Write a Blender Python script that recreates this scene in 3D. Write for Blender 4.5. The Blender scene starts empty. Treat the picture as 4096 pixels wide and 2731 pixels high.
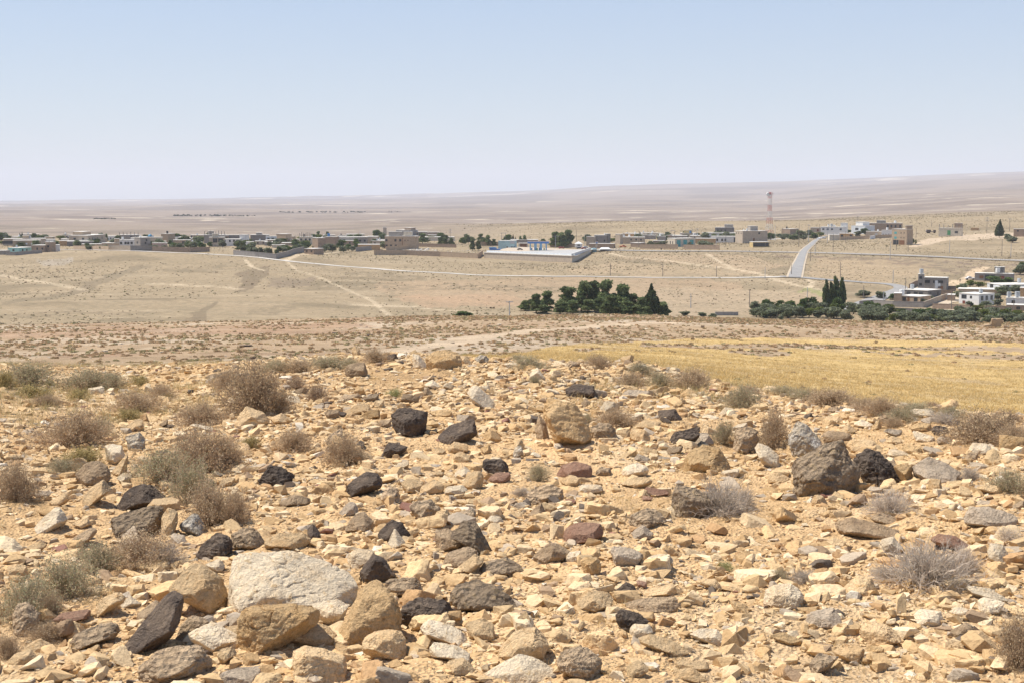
import bpy, math, random
import numpy as np
from mathutils import Matrix, Vector
scene = bpy.context.scene
col = scene.collection
HAZE = 5.2e-5
rng = np.random.default_rng(7)
random.seed(7)
# ---------------------------------------------------------------- camera
F, CX, CY = 5627.0, 2048.0, 1365.5          # focal length and centre, in pixels of the 4096 px photograph
P = math.atan((CY - 800.0) / F)             # downward pitch: the level line lies on row 800
cp, sp = math.cos(P), math.sin(P)
cam = bpy.data.cameras.new('camera')
cam.sensor_width = 36.0
cam.lens = 36.0 * F / 4096.0
cam.clip_start = 0.05
cam.clip_end = 80000
camo = bpy.data.objects.new('camera', cam)
camo.rotation_euler = (math.pi / 2 - P, 0, 0)
col.objects.link(camo)
scene.camera = camo
# ---------------------------------------------------------------- light
SUN_EL, SUN_AZ = math.radians(60), math.radians(-70)      # azimuth measured from straight ahead, negative to the left
sd = Vector((math.sin(SUN_AZ) * math.cos(SUN_EL), math.cos(SUN_AZ) * math.cos(SUN_EL), math.sin(SUN_EL)))
world = bpy.data.worlds.new('World')
scene.world = world
world.use_nodes = True
wn = world.node_tree.nodes
bg = wn['Background']
sky = wn.new('ShaderNodeTexSky')
sky.sky_type = 'NISHITA'
sky.sun_disc = False
sky.sun_elevation = SUN_EL
sky.sun_rotation = SUN_AZ
sky.altitude = 900
sky.air_density = 1.0
sky.dust_density = 1.2
sky.ozone_density = 2.5
wl = world.node_tree.links
wtc = wn.new('ShaderNodeTexCoord'); wsx = wn.new('ShaderNodeSeparateXYZ'); wl.new(wtc.outputs['Generated'], wsx.inputs[0])
wr = wn.new('ShaderNodeValToRGB'); we = wr.color_ramp.elements                     # thin white veil of dust: paler towards the skyline
while len(we) < 5: we.new(0.5)
for k_, (p_, c_) in enumerate([(0.0, (0.87, 0.91, 0.94)), (0.06, (0.76, 0.86, 0.97)), (0.22, (0.46, 0.67, 1.03)), (0.42, (0.25, 0.40, 0.72)), (1.0, (0.12, 0.23, 0.50))]):
    we[k_].position = p_; we[k_].color = (*c_, 1)
wl.new(wsx.outputs['Z'], wr.inputs[0])
wv_ = wn.new('ShaderNodeVectorMath'); wv_.operation = 'SCALE'; wv_.inputs['Scale'].default_value = 7.3; wl.new(wr.outputs[0], wv_.inputs[0])
wm = wn.new('ShaderNodeMix'); wm.data_type = 'RGBA'; wm.inputs[0].default_value = 0.72
wl.new(sky.outputs[0], wm.inputs[6]); wl.new(wv_.outputs[0], wm.inputs[7]); wl.new(wm.outputs[2], bg.inputs[0])
bg.inputs[1].default_value = 0.085
sl = bpy.data.lights.new('sun', 'SUN')
sl.energy = 5.0
sl.angle = math.radians(0.5)
sl.color = (1.0, 0.935, 0.84)
so = bpy.data.objects.new('sun', sl)
so.rotation_euler = sd.to_track_quat('Z', 'Y').to_euler()
col.objects.link(so)
scene.view_settings.view_transform = 'Standard'
scene.view_settings.look = 'None'
scene.view_settings.gamma = 1
scene.view_settings.use_curve_mapping = False
scene.view_settings.exposure = 0.48
scene.cycles.volume_bounces = 1
scene.cycles.max_bounces = 6
# ---------------------------------------------------------------- numeric helpers
def _h(i, j, k, s):
    n = (i * 73856093) ^ (j * 19349663) ^ (k * 83492791) ^ (s * 2654435761 & 0x7fffffff)
    n = (n ^ (n >> 13)) * 1274126177 & 0x7fffffff
    n = (n ^ (n >> 11)) * 668265263 & 0x7fffffff
    return ((n ^ (n >> 15)) & 0xffff) / 65535.0
def vnoise(p, s=0):
    """value noise in -1..1; p is (n,3)"""
    p = np.asarray(p, float)
    i = np.floor(p).astype(np.int64)
    f = p - i
    f = f * f * f * (f * (f * 6 - 15) + 10)
    r = 0
    for a in (0, 1):
        wx = f[:, 0] if a else 1 - f[:, 0]
        for b in (0, 1):
            wy = f[:, 1] if b else 1 - f[:, 1]
            for c in (0, 1):
                wz = f[:, 2] if c else 1 - f[:, 2]
                r = r + wx * wy * wz * _h(i[:, 0] + a, i[:, 1] + b, i[:, 2] + c, s)
    return r * 2 - 1
def fbm(p, o=4, s=0, g=0.5):
    r, a = 0, 1.0
    p = np.asarray(p, float)
    for k in range(o):
        r = r + a * vnoise(p * 2 ** k + 17.3 * k, s + k)
        a *= g
    return r
def P3(x, y, z=0):
    x = np.asarray(x, float)
    return np.stack([x, np.broadcast_to(y, x.shape), np.broadcast_to(z, x.shape)], -1)
def sstep(a, b, x):
    t = np.clip((x - a) / (b - a), 0, 1)
    return t * t * (3 - 2 * t)
def mesh_np(name, V, Fc, nper, smooth=True):
    """mesh from arrays: V (n,3); Fc (m,nper) faces"""
    me = bpy.data.meshes.new(name)
    me.vertices.add(len(V)); me.vertices.foreach_set('co', np.asarray(V, np.float32).ravel())
    m = len(Fc)
    me.loops.add(m * nper); me.loops.foreach_set('vertex_index', np.asarray(Fc, np.int32).ravel())
    me.polygons.add(m)
    me.polygons.foreach_set('loop_start', np.arange(0, m * nper, nper, dtype=np.int32))
    me.update(calc_edges=True)
    me.polygons.foreach_set('use_smooth', np.full(m, smooth))
    me.validate()
    return me
def setcol(me, C, name='Col'):
    a = me.color_attributes.new(name, 'FLOAT_COLOR', 'POINT')
    A = np.ones((len(C), 4), np.float32); A[:, :3] = C
    a.data.foreach_set('color', A.ravel())
def tag(o, label=None, cat=None, group=None, kind=None):
    if label: o['label'] = label
    if cat: o['category'] = cat
    if group: o['group'] = group
    if kind: o['kind'] = kind
    return o
def link(name, me, mat=None, parent=None):
    o = bpy.data.objects.new(name, me)
    if mat is not None and me is not None and len(me.materials) == 0: me.materials.append(mat)
    col.objects.link(o)
    if parent: o.parent = parent
    return o
def empty(name, loc, rz=0):
    o = bpy.data.objects.new(name, None)
    o.empty_display_size = 0.3
    o.location = loc; o.rotation_euler = (0, 0, rz)
    col.objects.link(o)
    return o
# ---------------------------------------------------------------- materials
def mat(name, c, rough=0.9, spec=0.2):
    m = bpy.data.materials.new(name); m.use_nodes = True
    b = m.node_tree.nodes['Principled BSDF']
    b.inputs['Base Color'].default_value = (*c, 1)
    b.inputs['Roughness'].default_value = rough
    b.inputs['Specular IOR Level'].default_value = spec
    return m
def nd(m, t, **kw):
    n = m.node_tree.nodes.new(t)
    for k, v in kw.items(): setattr(n, k, v)
    return n
def lk(m, a, b): m.node_tree.links.new(a, b)
def noise_tex(m, scale, detail=4, rough=0.6, coord=None, dist=0.0):
    n = nd(m, 'ShaderNodeTexNoise')
    n.inputs['Scale'].default_value = scale; n.inputs['Detail'].default_value = detail
    n.inputs['Roughness'].default_value = rough; n.inputs['Distortion'].default_value = dist
    if coord is not None: lk(m, coord, n.inputs['Vector'])
    return n
def ramp(m, src, stops):
    r = nd(m, 'ShaderNodeValToRGB')
    e = r.color_ramp.elements
    while len(e) < len(stops): e.new(0.5)
    for k, (p, c) in enumerate(stops):
        e[k].position = p; e[k].color = (*c, 1) if len(c) == 3 else c
    lk(m, src, r.inputs[0])
    return r
def mixc(m, a, b, fac, mode='MIX'):
    n = nd(m, 'ShaderNodeMix', data_type='RGBA', blend_type=mode)
    for s, v in ((n.inputs[0], fac), (n.inputs[6], a), (n.inputs[7], b)):
        if hasattr(v, 'is_linked'): lk(m, v, s)
        elif isinstance(v, (int, float)): s.default_value = v
        else: s.default_value = (*v, 1)
    return n.outputs[2]
def bump(m, h, strength, dist):
    b = nd(m, 'ShaderNodeBump')
    b.inputs['Strength'].default_value = strength; b.inputs['Distance'].default_value = dist
    lk(m, h, b.inputs['Height'])
    lk(m, b.outputs[0], m.node_tree.nodes['Principled BSDF'].inputs['Normal'])
def bsdf(m): return m.node_tree.nodes['Principled BSDF']
# ================================================================= TERRAIN
# every column U is a bearing (pixel column at the level line); for each distance r the row V on which the ground
# is seen fixes its height z.  Beyond that the ground is an ordinary height field z(x, y).
def z_of(r, az, v):
    b = (CY - v) / F
    y = r * np.cos(az)
    return y * (b * cp - sp) / (cp + b * sp)
UC = np.array([-2500, -1000, 0, 500, 1000, 1500, 2000, 2500, 3000, 3500, 4096, 5000, 7000], float)
RCR = [17, 18, 20, 20, 19, 19, 18, 17, 14.5, 12.5, 11, 10, 9]
VCR = [1540, 1500, 1480, 1490, 1462, 1440, 1450, 1470, 1572, 1630, 1700, 1850, 2000]
RK = [45, 80, 150, 260, 330, 420, 520, 640, 780, 950, 1100, 1300, 1600, 2100, 2800, 3800, 5200, 7500, 11000, 16000, 24000, 30000]
TV = {
-2500: [1500,1445,1372,1312,1300,1290,1225,1160,1090,1020, 985,955, 930,905,886,868,852,840,828,818,812,815],
-1000: [1500,1445,1372,1312,1300,1290,1225,1160,1090,1020, 985,955, 930,905,886,868,852,840,828,818,812,815],
    0: [1498,1442,1370,1310,1298,1290,1225,1160,1090,1012, 987,955, 930,903,884,866,850,838,826,816,811,814],
  500: [1505,1440,1362,1300,1294,1285,1220,1150,1075,1002, 987,958, 930,903,884,866,850,836,823,811,804,808],
 1000: [1480,1432,1350,1285,1290,1280,1215,1145,1075,1006, 985,958, 930,903,884,866,848,832,818,803,795,799],
 1500: [1455,1420,1342,1274,1288,1285,1225,1150,1085,1022, 985,960, 922,895,886,868,850,834,815,797,786,790],
 2000: [1452,1412,1335,1264,1290,1290,1235,1155,1085,1030, 985,962, 903,898,888,862,842,826,805,785,771,775],
 2500: [1478,1425,1345,1264,1290,1300,1250,1170,1090,1024, 980,958, 889,895,880,855,835,812,785,757,746,750],
 3000: [1560,1470,1360,1276,1300,1320,1270,1200,1095,1012, 978,955, 887,890,866,850,830,805,778,748,731,735],
 3500: [1625,1520,1390,1286,1310,1330,1290,1215,1105,1018, 972,940, 880,862,846,824,802,777,747,726,712,716],
 4096: [1690,1560,1410,1296,1320,1340,1300,1230,1120,1040, 965,925, 866,842,818,795,774,748,722,701,688,692],
 5000: [1780,1600,1430,1306,1330,1340,1300,1230,1125,1050, 960,915, 860,835,805,785,762,737,708,688,675,679],
 7000: [1780,1600,1430,1306,1330,1340,1300,1230,1125,1050, 960,915, 860,835,805,785,762,737,708,688,675,679]}
def az_of(U): return np.arctan((np.asarray(U, float) - CX) / F)
knots = []
for k, U in enumerate(UC):
    a = float(az_of(U)); rc = RCR[k]; zc = float(z_of(rc, a, VCR[k]))
    rr = [0.3, 3.0, rc * 0.45, rc * 0.75, rc, rc * 1.25, 30.0] + RK
    z45 = float(z_of(45, a, TV[int(U)][0]))
    zz = [-1.65, -1.65, -1.65 + (zc + 1.65) * 0.22, -1.65 + (zc + 1.65) * 0.6, zc, zc - 0.55, zc + (z45 - zc) * 0.58]
    zz += [float(z_of(r, a, v)) for r, v in zip(RK, TV[int(U)])]
    knots.append((np.log(rr), np.array(zz)))
def pchip(x, y, q):
    h = np.diff(x); d = np.diff(y) / h
    m = np.zeros_like(y); m[0] = d[0]; m[-1] = d[-1]
    for i in range(1, len(y) - 1):
        if d[i-1] * d[i] > 0:
            w1, w2 = 2*h[i] + h[i-1], h[i] + 2*h[i-1]
            m[i] = (w1 + w2) / (w1 / d[i-1] + w2 / d[i])
    i = np.clip(np.searchsorted(x, q) - 1, 0, len(h) - 1)
    t = (q - x[i]) / h[i]
    return ((1+2*t)*(1-t)**2)*y[i] + t*(1-t)**2*h[i]*m[i] + t*t*(3-2*t)*y[i+1] + t*t*(t-1)*h[i]*m[i+1]
AZ = np.radians(np.concatenate([np.arange(-62, -22, 0.5), np.arange(-22, 22, 0.075), np.arange(22, 62.1, 0.5)]))
RR = np.concatenate([np.exp(np.arange(math.log(0.4), math.log(3.5), 0.03)), np.exp(np.arange(math.log(3.5), math.log(24), 0.0065)),
                     np.exp(np.arange(math.log(24), math.log(29500), 0.0105))])
LR = np.log(RR)
ZC = np.stack([pchip(k[0], k[1], LR) for k in knots])              # columns x r
UA = CX + F * np.tan(AZ)
def cub(xs, Y, q):                                                   # smooth interpolation across the columns
    q = np.clip(q, xs[0], xs[-1]); out = np.zeros((len(q), Y.shape[1]))
    for j in range(Y.shape[1]): out[:, j] = pchip(xs, Y[:, j], q)
    return out
Z = cub(UC, ZC, UA)
A2, R2 = np.meshgrid(AZ, RR, indexing='ij')
X2, Y2 = R2 * np.sin(A2), R2 * np.cos(A2)
# natural unevenness
xf, yf = X2.ravel(), Y2.ravel(); rf = R2.ravel(); af = A2.ravel(); uf = CX + F * np.tan(af)
near = 1 - sstep(16, 30, rf)
n1 = fbm(P3(xf * 0.55, yf * 0.55), 3, 1) * 0.045 + fbm(P3(xf * 2.3, yf * 2.3), 3, 5) * 0.022 + fbm(P3(xf * 9, yf * 9), 3, 9) * 0.009
zf = Z.ravel() + near * n1 * sstep(2, 4, rf)
m1 = sstep(30, 60, rf) * (1 - sstep(350, 700, rf))
zf += m1 * (fbm(P3(xf * 0.05, yf * 0.05), 3, 21) * 0.28 + fbm(P3(xf * 0.3, yf * 0.3), 2, 25) * 0.07)
m2 = sstep(420, 600, rf) * (1 - sstep(900, 1000, rf))
zf += m2 * fbm(P3(xf * 0.012, yf * 0.012), 4, 31) * 0.8
m3 = sstep(1500, 2600, rf)
zf += m3 * rf * (5.5 / F) * fbm(P3(uf / 900.0, np.log(rf) * 7.0), 4, 41)
zf += sstep(1400, 1700, rf) * rf * (1.2 / F) * fbm(P3(uf / 150.0, np.log(rf) * 18.0), 3, 45)
Z = zf.reshape(Z.shape)
def ground(x, y):
    """ground height under (x, y), bilinear on the mesh"""
    r = np.hypot(x, y); a = np.arctan2(x, y)
    ia = np.clip(np.interp(a, AZ, np.arange(len(AZ))), 0, len(AZ) - 1.001)
    ir = np.clip(np.interp(np.log(np.maximum(r, 0.41)), LR, np.arange(len(LR))), 0, len(LR) - 1.001)
    i, j = ia.astype(int) if hasattr(ia, 'astype') else int(ia), ir.astype(int) if hasattr(ir, 'astype') else int(ir)
    fa, fr = ia - i, ir - j
    return (Z[i, j]*(1-fa)*(1-fr) + Z[i+1, j]*fa*(1-fr) + Z[i, j+1]*(1-fa)*fr + Z[i+1, j+1]*fa*fr)
def ray(u, v):
    a, b = (u - CX) / F, (CY - v) / F
    return np.array([a, cp + b * sp, -sp + b * cp])
RS = np.exp(np.linspace(math.log(3.0), math.log(29000), 5000))
def cast(u, v, rmin=3.0, rmax=29000):
    """first point of the ground seen on pixel (u, v) at a horizontal distance of at least rmin"""
    d = ray(u, v); hd = math.hypot(d[0], d[1])
    rs = RS[(RS >= rmin) & (RS <= rmax)]
    zr = rs * d[2] / hd
    g = ground(rs * d[0] / hd, rs * d[1] / hd)
    below = zr <= g
    k = int(np.argmax(below)) if below.any() else int(np.argmin(zr - g))
    r = rs[k]
    if k > 0 and below[k]:
        e0, e1 = zr[k-1] - g[k-1], zr[k] - g[k]
        if e0 > 0: r = rs[k-1] + (rs[k] - rs[k-1]) * e0 / (e0 - e1)
    x, y = r * d[0] / hd, r * d[1] / hd
    return np.array([x, y, float(ground(np.array([x]), np.array([y]))[0])])
def proj(x, y, z):
    dep = y * cp - z * sp
    return CX + F * x / dep, CY - F * (y * sp + z * cp) / dep
def polyr(pts, rmin, rmax=29000):
    """pixel outline -> outline on the ground, as (U, log r)"""
    o = []
    for u, v in pts:
        p = cast(u, v, rmin, rmax); o.append((CX + F * p[0] / p[1], math.log(math.hypot(p[0], p[1]))))
    return o
def inpoly(px, py, poly):
    n = len(poly); ins = np.zeros(px.shape, bool)
    for i in range(n):
        x1, y1 = poly[i]; x2, y2 = poly[(i + 1) % n]
        if y1 == y2: continue
        c = ((y1 > py) != (y2 > py)) & (px < (x2 - x1) * (py - y1) / (y2 - y1) + x1)
        ins ^= c
    return ins
# projected row of every ground vertex (used to look up where a patch of ground lies)
lf = np.log(rf)
wob = fbm(P3(uf / 70.0, lf * 22), 3, 77)
uw, lw = uf + wob * 14, lf + fbm(P3(uf / 60.0, lf * 25), 3, 78) * 0.016
def band(pts, rmin, rmax=29000): return inpoly(uw, lw, polyr(pts, rmin, rmax))
# ---- colours of the ground (real surface colours)
N1 = fbm(P3(xf * 0.9, yf * 0.9), 4, 61)
Nm = fbm(P3(xf * 0.06, yf * 0.06), 5, 62)
Nf = fbm(P3(uf / 260.0, lf * 16), 5, 63)
Ns = fbm(P3(uf / 500.0, lf * 60), 4, 64)
def c3(c): return np.array(c, float)[None, :]
def mixn(A, B, t): return A * (1 - t[:, None]) + B * t[:, None]
C = np.tile(c3((0.58, 0.39, 0.205)), (len(rf), 1))                                  # sandy soil of the knoll
C = mixn(C, np.tile(c3((0.64, 0.465, 0.275)), (len(rf), 1)), sstep(-0.2, 0.9, N1))
slope = np.tile(c3((0.37, 0.27, 0.17)), (len(rf), 1))
slope = mixn(slope, np.tile(c3((0.31, 0.21, 0.135)), (len(rf), 1)), sstep(-0.1, 0.8, Nm))
slope = mixn(slope, np.tile(c3((0.44, 0.35, 0.25)), (len(rf), 1)), sstep(0.1, 1.0, -Nm))
C = mixn(C, slope, sstep(19, 34, rf))
vall = np.tile(c3((0.305, 0.238, 0.152)), (len(rf), 1))
vall = mixn(vall, np.tile(c3((0.20, 0.158, 0.10)), (len(rf), 1)), 0.8 * sstep(0.0, 1.0, Nf + 0.5 * fbm(P3(xf * 0.03, yf * 0.03), 5, 65)))
vall = mixn(vall, np.tile(c3((0.36, 0.285, 0.19)), (len(rf), 1)), 0.8 * sstep(0.15, 0.9, Ns))
C = mixn(C, vall, sstep(270, 330, rf))
plain = np.tile(c3((0.265, 0.215, 0.175)), (len(rf), 1))
plain = mixn(plain, np.tile(c3((0.19, 0.155, 0.13)), (len(rf), 1)), sstep(-0.5, 0.8, Nf))
chalk = sstep(0.55, 0.95, fbm(P3(uf / 170.0, lf * 34), 4, 67) + 0.25 * Ns) * sstep(-0.1, 0.5, fbm(P3(uf / 900.0, lf * 6), 3, 68))
plain = mixn(plain, np.tile(c3((0.50, 0.43, 0.33)), (len(rf), 1)), chalk)
C = mixn(C, plain, sstep(1650, 2400, rf) * sstep(1500, 2300, uf) + sstep(1250, 1500, rf) * (1 - sstep(1500, 2300, uf)))
def paint(mask, c, t=1.0):
    if mask.dtype == bool: mask = mask.astype(float)
    global C
    C = mixn(C, np.tile(c3(c), (len(rf), 1)), mask * t)
# golden stubble field on the near slope
fld = band([(1820,1432),(2150,1398),(2300,1378),(2600,1362),(3000,1352),(3500,1356),(4096,1372),(4900,1392),(4900,1800),(3900,1690),(3300,1612),(2900,1560),(2500,1475),(2100,1440)], 26, 200) & (rf > 27)
gap1 = band([(2560,1372),(2800,1380),(3300,1378),(4096,1388),(4800,1400),(4800,1424),(4096,1408),(3300,1394),(2900,1394),(2560,1386)], 26, 240)
gap2 = band([(3450,1402),(3700,1412),(4300,1420),(4300,1436),(4000,1440),(3800,1428),(3450,1412)], 26, 240)
gap3 = band([(2300,1400),(2700,1404),(2700,1409),(2300,1408)], 26, 240)
gap4 = band([(2900,1404),(3060,1400),(3180,1412),(3150,1424),(3000,1420)], 26, 240)
FIELD = fld & ~gap1 & ~gap2 & ~gap3 & ~gap4
paint(FIELD, (0.54, 0.385, 0.165), 0.92)
paint(FIELD * sstep(0.1, 0.9, fbm(P3(uf / 300.0, lf * 40), 4, 71)), (0.47, 0.35, 0.20), 0.85)
paint(gap4, (0.42, 0.33, 0.22), 0.3)
# bare ploughed patches, worn tracks and pale spoil in the valley
paint(band([(1500,1128),(1900,1118),(2400,1112),(2960,1124),(2960,1200),(2600,1235),(2200,1240),(1900,1232),(1700,1205),(1500,1165)], 330, 900), (0.37, 0.265, 0.17), 0.65)
paint(band([(1560,1185),(2050,1178),(2100,1225),(1700,1232)], 330, 900), (0.385, 0.26, 0.165), 0.6)
paint(band([(2640,1150),(3260,1165),(3400,1210),(3300,1235),(3000,1262),(2640,1268),(2560,1200)], 330, 900), (0.37, 0.285, 0.19), 0.8)
paint(band([(2470,1020),(2980,1022),(3150,1070),(3000,1095),(2800,1060),(2480,1035)], 330, 1050), (0.37, 0.275, 0.18), 0.7)
paint(band([(2420,1055),(2700,1060),(3000,1105),(2980,1110),(2300,1108),(2250,1080)], 330, 1050), (0.37, 0.28, 0.18), 0.7)
paint(band([(3280,1030),(3600,1045),(3750,1060),(3640,1120),(3560,1135),(3260,1120),(3220,1090)], 330, 1050), (0.37, 0.275, 0.175), 0.6)
paint(band([(3170,1160),(3320,1160),(3340,1178),(3230,1182)], 330, 1050), (0.26, 0.27, 0.11), 0.8)
paint(band([(150,1035),(290,1030),(285,1052),(200,1062),(150,1050)], 330, 1050), (0.36, 0.31, 0.25), 0.7)
paint(band([(0,1305),(250,1300),(330,1312),(300,1326),(0,1328)], 200, 420), (0.38, 0.31, 0.22), 0.8)
paint(band([(0,1322),(700,1312),(1400,1290),(1500,1310),(700,1345),(0,1352)], 120, 420), (0.34, 0.22, 0.14), 0.6)
paint(band([(950,1095),(1090,1062),(1060,1110),(990,1170),(960,1165)], 330, 1050), (0.19, 0.145, 0.095), 0.85)
for gl_ in ([(560,1060),(700,1075),(900,1060),(890,1072),(700,1088),(560,1075)], [(0,1265),(300,1240),(620,1250),(600,1262),(300,1256),(0,1282)], [(980,1240),(1180,1215),(1210,1225),(1100,1262),(980,1262)], [(1260,1060),(1500,1088),(1700,1112),(1690,1122),(1400,1100),(1250,1075)], [(1200,1130),(1700,1140),(2350,1152),(2350,1170),(1700,1165),(1250,1160)], [(2300,1095),(3000,1100),(3000,1107),(2300,1104)], [(2450,1014),(3200,1018),(3200,1026),(2450,1022)]):
    paint(band(gl_, 330, 1100) * sstep(-0.5, 0.4, fbm(P3(uf / 22.0, lf * 160), 3, 83)), (0.215, 0.17, 0.11), 0.75)
paint(band([(1080,1110),(1250,1115),(1230,1145),(1080,1150)], 330, 1050), (0.22, 0.17, 0.12), 0.7)
paint(band([(730,1282),(830,1222),(880,1208),(850,1235),(760,1292)], 330, 1050), (0.20, 0.155, 0.10), 0.9)
paint(band([(0,1210),(250,1175),(420,1100),(560,1060),(580,1075),(430,1130),(250,1192),(0,1222)], 330, 1050), (0.22, 0.175, 0.115), 0.85)
paint(band([(3100,1022),(3500,1030),(4100,1052),(4100,1105),(3800,1090),(3560,1055),(3100,1032)], 330, 1050) * sstep(-0.3, 0.5, fbm(P3(uf / 30.0, lf * 130), 3, 81)), (0.17, 0.125, 0.095), 0.8)
paint(band([(3760,1140),(3840,1110),(3900,1075),(3960,1072),(3900,1110),(3820,1155),(3790,1165)], 330, 1050), (0.55, 0.42, 0.28), 0.9)
paint(band([(3680,960),(3760,950),(3980,935),(4096,930),(4096,950),(3800,965),(3700,985),(3640,985)], 900, 1700), (0.56, 0.44, 0.32), 0.7)
def seg_track(pts, half, c, rmin=330, rmax=1300, t=0.9):
    P_ = [cast(u, v, rmin, rmax) for u, v in pts]
    m = np.zeros(len(rf)); sel = (rf > rmin * 0.9) & (rf < rmax)
    xs, ys = xf[sel], yf[sel]; d = np.full(xs.shape, 1e9)
    for a, b in zip(P_[:-1], P_[1:]):
        vx, vy = b[0]-a[0], b[1]-a[1]; L = vx*vx + vy*vy + 1e-9
        tt = np.clip(((xs-a[0])*vx + (ys-a[1])*vy) / L, 0, 1)
        d = np.minimum(d, np.hypot(xs - a[0] - tt*vx, ys - a[1] - tt*vy))
    m[sel] = 1 - sstep(half * 0.6, half * 1.3, d)
    paint(m, c, t)
TRK = (0.52, 0.42, 0.29)
seg_track([(2440,1015),(2520,1030),(2640,1040),(2780,1060),(2900,1072),(3000,1088),(3060,1102),(3120,1125),(3200,1145),(3300,1165)], 1.9, TRK)
seg_track([(2828,1018),(2850,1030),(2880,1050),(2930,1075)], 1.3, TRK)
seg_track([(1150,1045),(1190,1085),(1300,1120),(1400,1165),(1480,1200),(1560,1262)], 1.1, TRK, t=0.7)
seg_track([(980,1040),(1010,1070),(1060,1085)], 1.4, TRK)
seg_track([(1210,1218),(1400,1222),(1640,1228),(1900,1252)], 1.5, TRK)
seg_track([(600,1136),(900,1150),(960,1158)], 2.5, TRK, t=0.6)
seg_track([(0,1100),(180,1132),(330,1160)], 2.5, TRK, t=0.6)
seg_track([(3220,1110),(3250,1130),(3240,1150)], 1.6, TRK)
seg_track([(1140,1045),(1190,1020),(1300,1015),(1400,1002)], 2.2, TRK)
seg_track([(0,1512),(600,1500),(1000,1470),(1300,1440),(1600,1400),(1900,1352),(2100,1326),(2400,1302),(2700,1290)], 1.7, (0.50, 0.39, 0.27), 30, 300)
seg_track([(0,1445),(300,1420),(600,1392),(900,1370),(1200,1347)], 0.9, (0.45, 0.36, 0.25), 30, 300, 0.6)
seg_track([(500,1520),(800,1462),(1080,1422)], 0.9, (0.45, 0.36, 0.25), 30, 300, 0.6)
PT = (0.63, 0.55, 0.42)
for pts in ([(2960,885),(3100,878),(3180,874)], [(3360,1500)], ):
    pass
nA, nR = Z.shape
idx = np.arange(nA * nR).reshape(nA, nR)
quads = np.stack([idx[:-1, :-1], idx[1:, :-1], idx[1:, 1:], idx[:-1, 1:]], -1).reshape(-1, 4)
Vt = np.stack([xf, yf, zf], -1)
# the ground is one continuous sheet, divided at shared vertices into knoll, near slope, valley and far hills
gm = mat('soil', (0.45, 0.34, 0.22), 0.95, 0.1)
at_ = nd(gm, 'ShaderNodeAttribute', attribute_name='Col')
geo = nd(gm, 'ShaderNodeTexCoord')
oc = geo.outputs['Object']
nA1 = noise_tex(gm, 0.35, 8, 0.68, oc)
nA2 = noise_tex(gm, 14.0, 6, 0.7, oc)
r1 = ramp(gm, nA1.outputs[0], [(0.30, (0.70, 0.68, 0.66)), (0.5, (1.0, 1.0, 1.0)), (0.70, (1.22, 1.22, 1.22))])
r2 = ramp(gm, nA2.outputs[0], [(0.28, (0.66, 0.62, 0.58)), (0.5, (1.0, 1.0, 1.0)), (0.72, (1.25, 1.24, 1.22))])
c_ = mixc(gm, at_.outputs[0], r1.outputs[0], 1.0, 'MULTIPLY')
c_ = mixc(gm, c_, r2.outputs[0], 1.0, 'MULTIPLY')
lk(gm, c_, bsdf(gm).inputs['Base Color'])
vor = nd(gm, 'ShaderNodeTexVoronoi'); vor.inputs['Scale'].default_value = 55; lk(gm, oc, vor.inputs['Vector'])
hb = nd(gm, 'ShaderNodeMath', operation='MULTIPLY_ADD'); lk(gm, nA2.outputs[0], hb.inputs[0]); hb.inputs[1].default_value = 1.6; lk(gm, vor.outputs['Distance'], hb.inputs[2])
bump(gm, hb.outputs[0], 0.9, 0.02)
def speckled():
    m = gm.copy(); m.name = 'scrubby_soil'; b = bsdf(m); src = b.inputs['Base Color'].links[0].from_socket
    tc = nd(m, 'ShaderNodeTexCoord')
    n1_ = noise_tex(m, 0.55, 5, 0.62, tc.outputs['Object']); n2_ = noise_tex(m, 0.045, 4, 0.6, tc.outputs['Object'])
    s_ = nd(m, 'ShaderNodeMath', operation='MULTIPLY_ADD'); lk(m, n2_.outputs[0], s_.inputs[0]); s_.inputs[1].default_value = 0.45; lk(m, n1_.outputs[0], s_.inputs[2])
    q = ramp(m, s_.outputs[0], [(0.72, (0, 0, 0)), (0.82, (1, 1, 1))])
    mu = nd(m, 'ShaderNodeMath', operation='MULTIPLY'); lk(m, q.outputs[0], mu.inputs[0]); mu.inputs[1].default_value = 0.62
    lk(m, mixc(m, src, (0.20, 0.165, 0.105), mu.outputs[0]), b.inputs['Base Color']); return m
def sheet(name, r0, r1, label=None, m_=None):
    j0, j1 = int(np.searchsorted(RR, r0)), int(np.searchsorted(RR, r1))
    j1 = min(j1, nR - 1)
    sub = idx[:, j0:j1 + 1]
    q = np.arange(sub.size).reshape(sub.shape)
    qs = np.stack([q[:-1, :-1], q[1:, :-1], q[1:, 1:], q[:-1, 1:]], -1).reshape(-1, 4)
    me = mesh_np(name, Vt[sub.ravel()], qs[:, ::-1] if False else qs, 4)
    setcol(me, C[sub.ravel()])
    o = link(name, me, m_ or gm); o['kind'] = 'structure'
    return o
sheet('ground', 0.3, 26)
sheet('hillside', 26, 300)
sheet('valley_floor', 300, 2100, m_=speckled())
sheet('far_hills', 2100, 29500)
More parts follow.
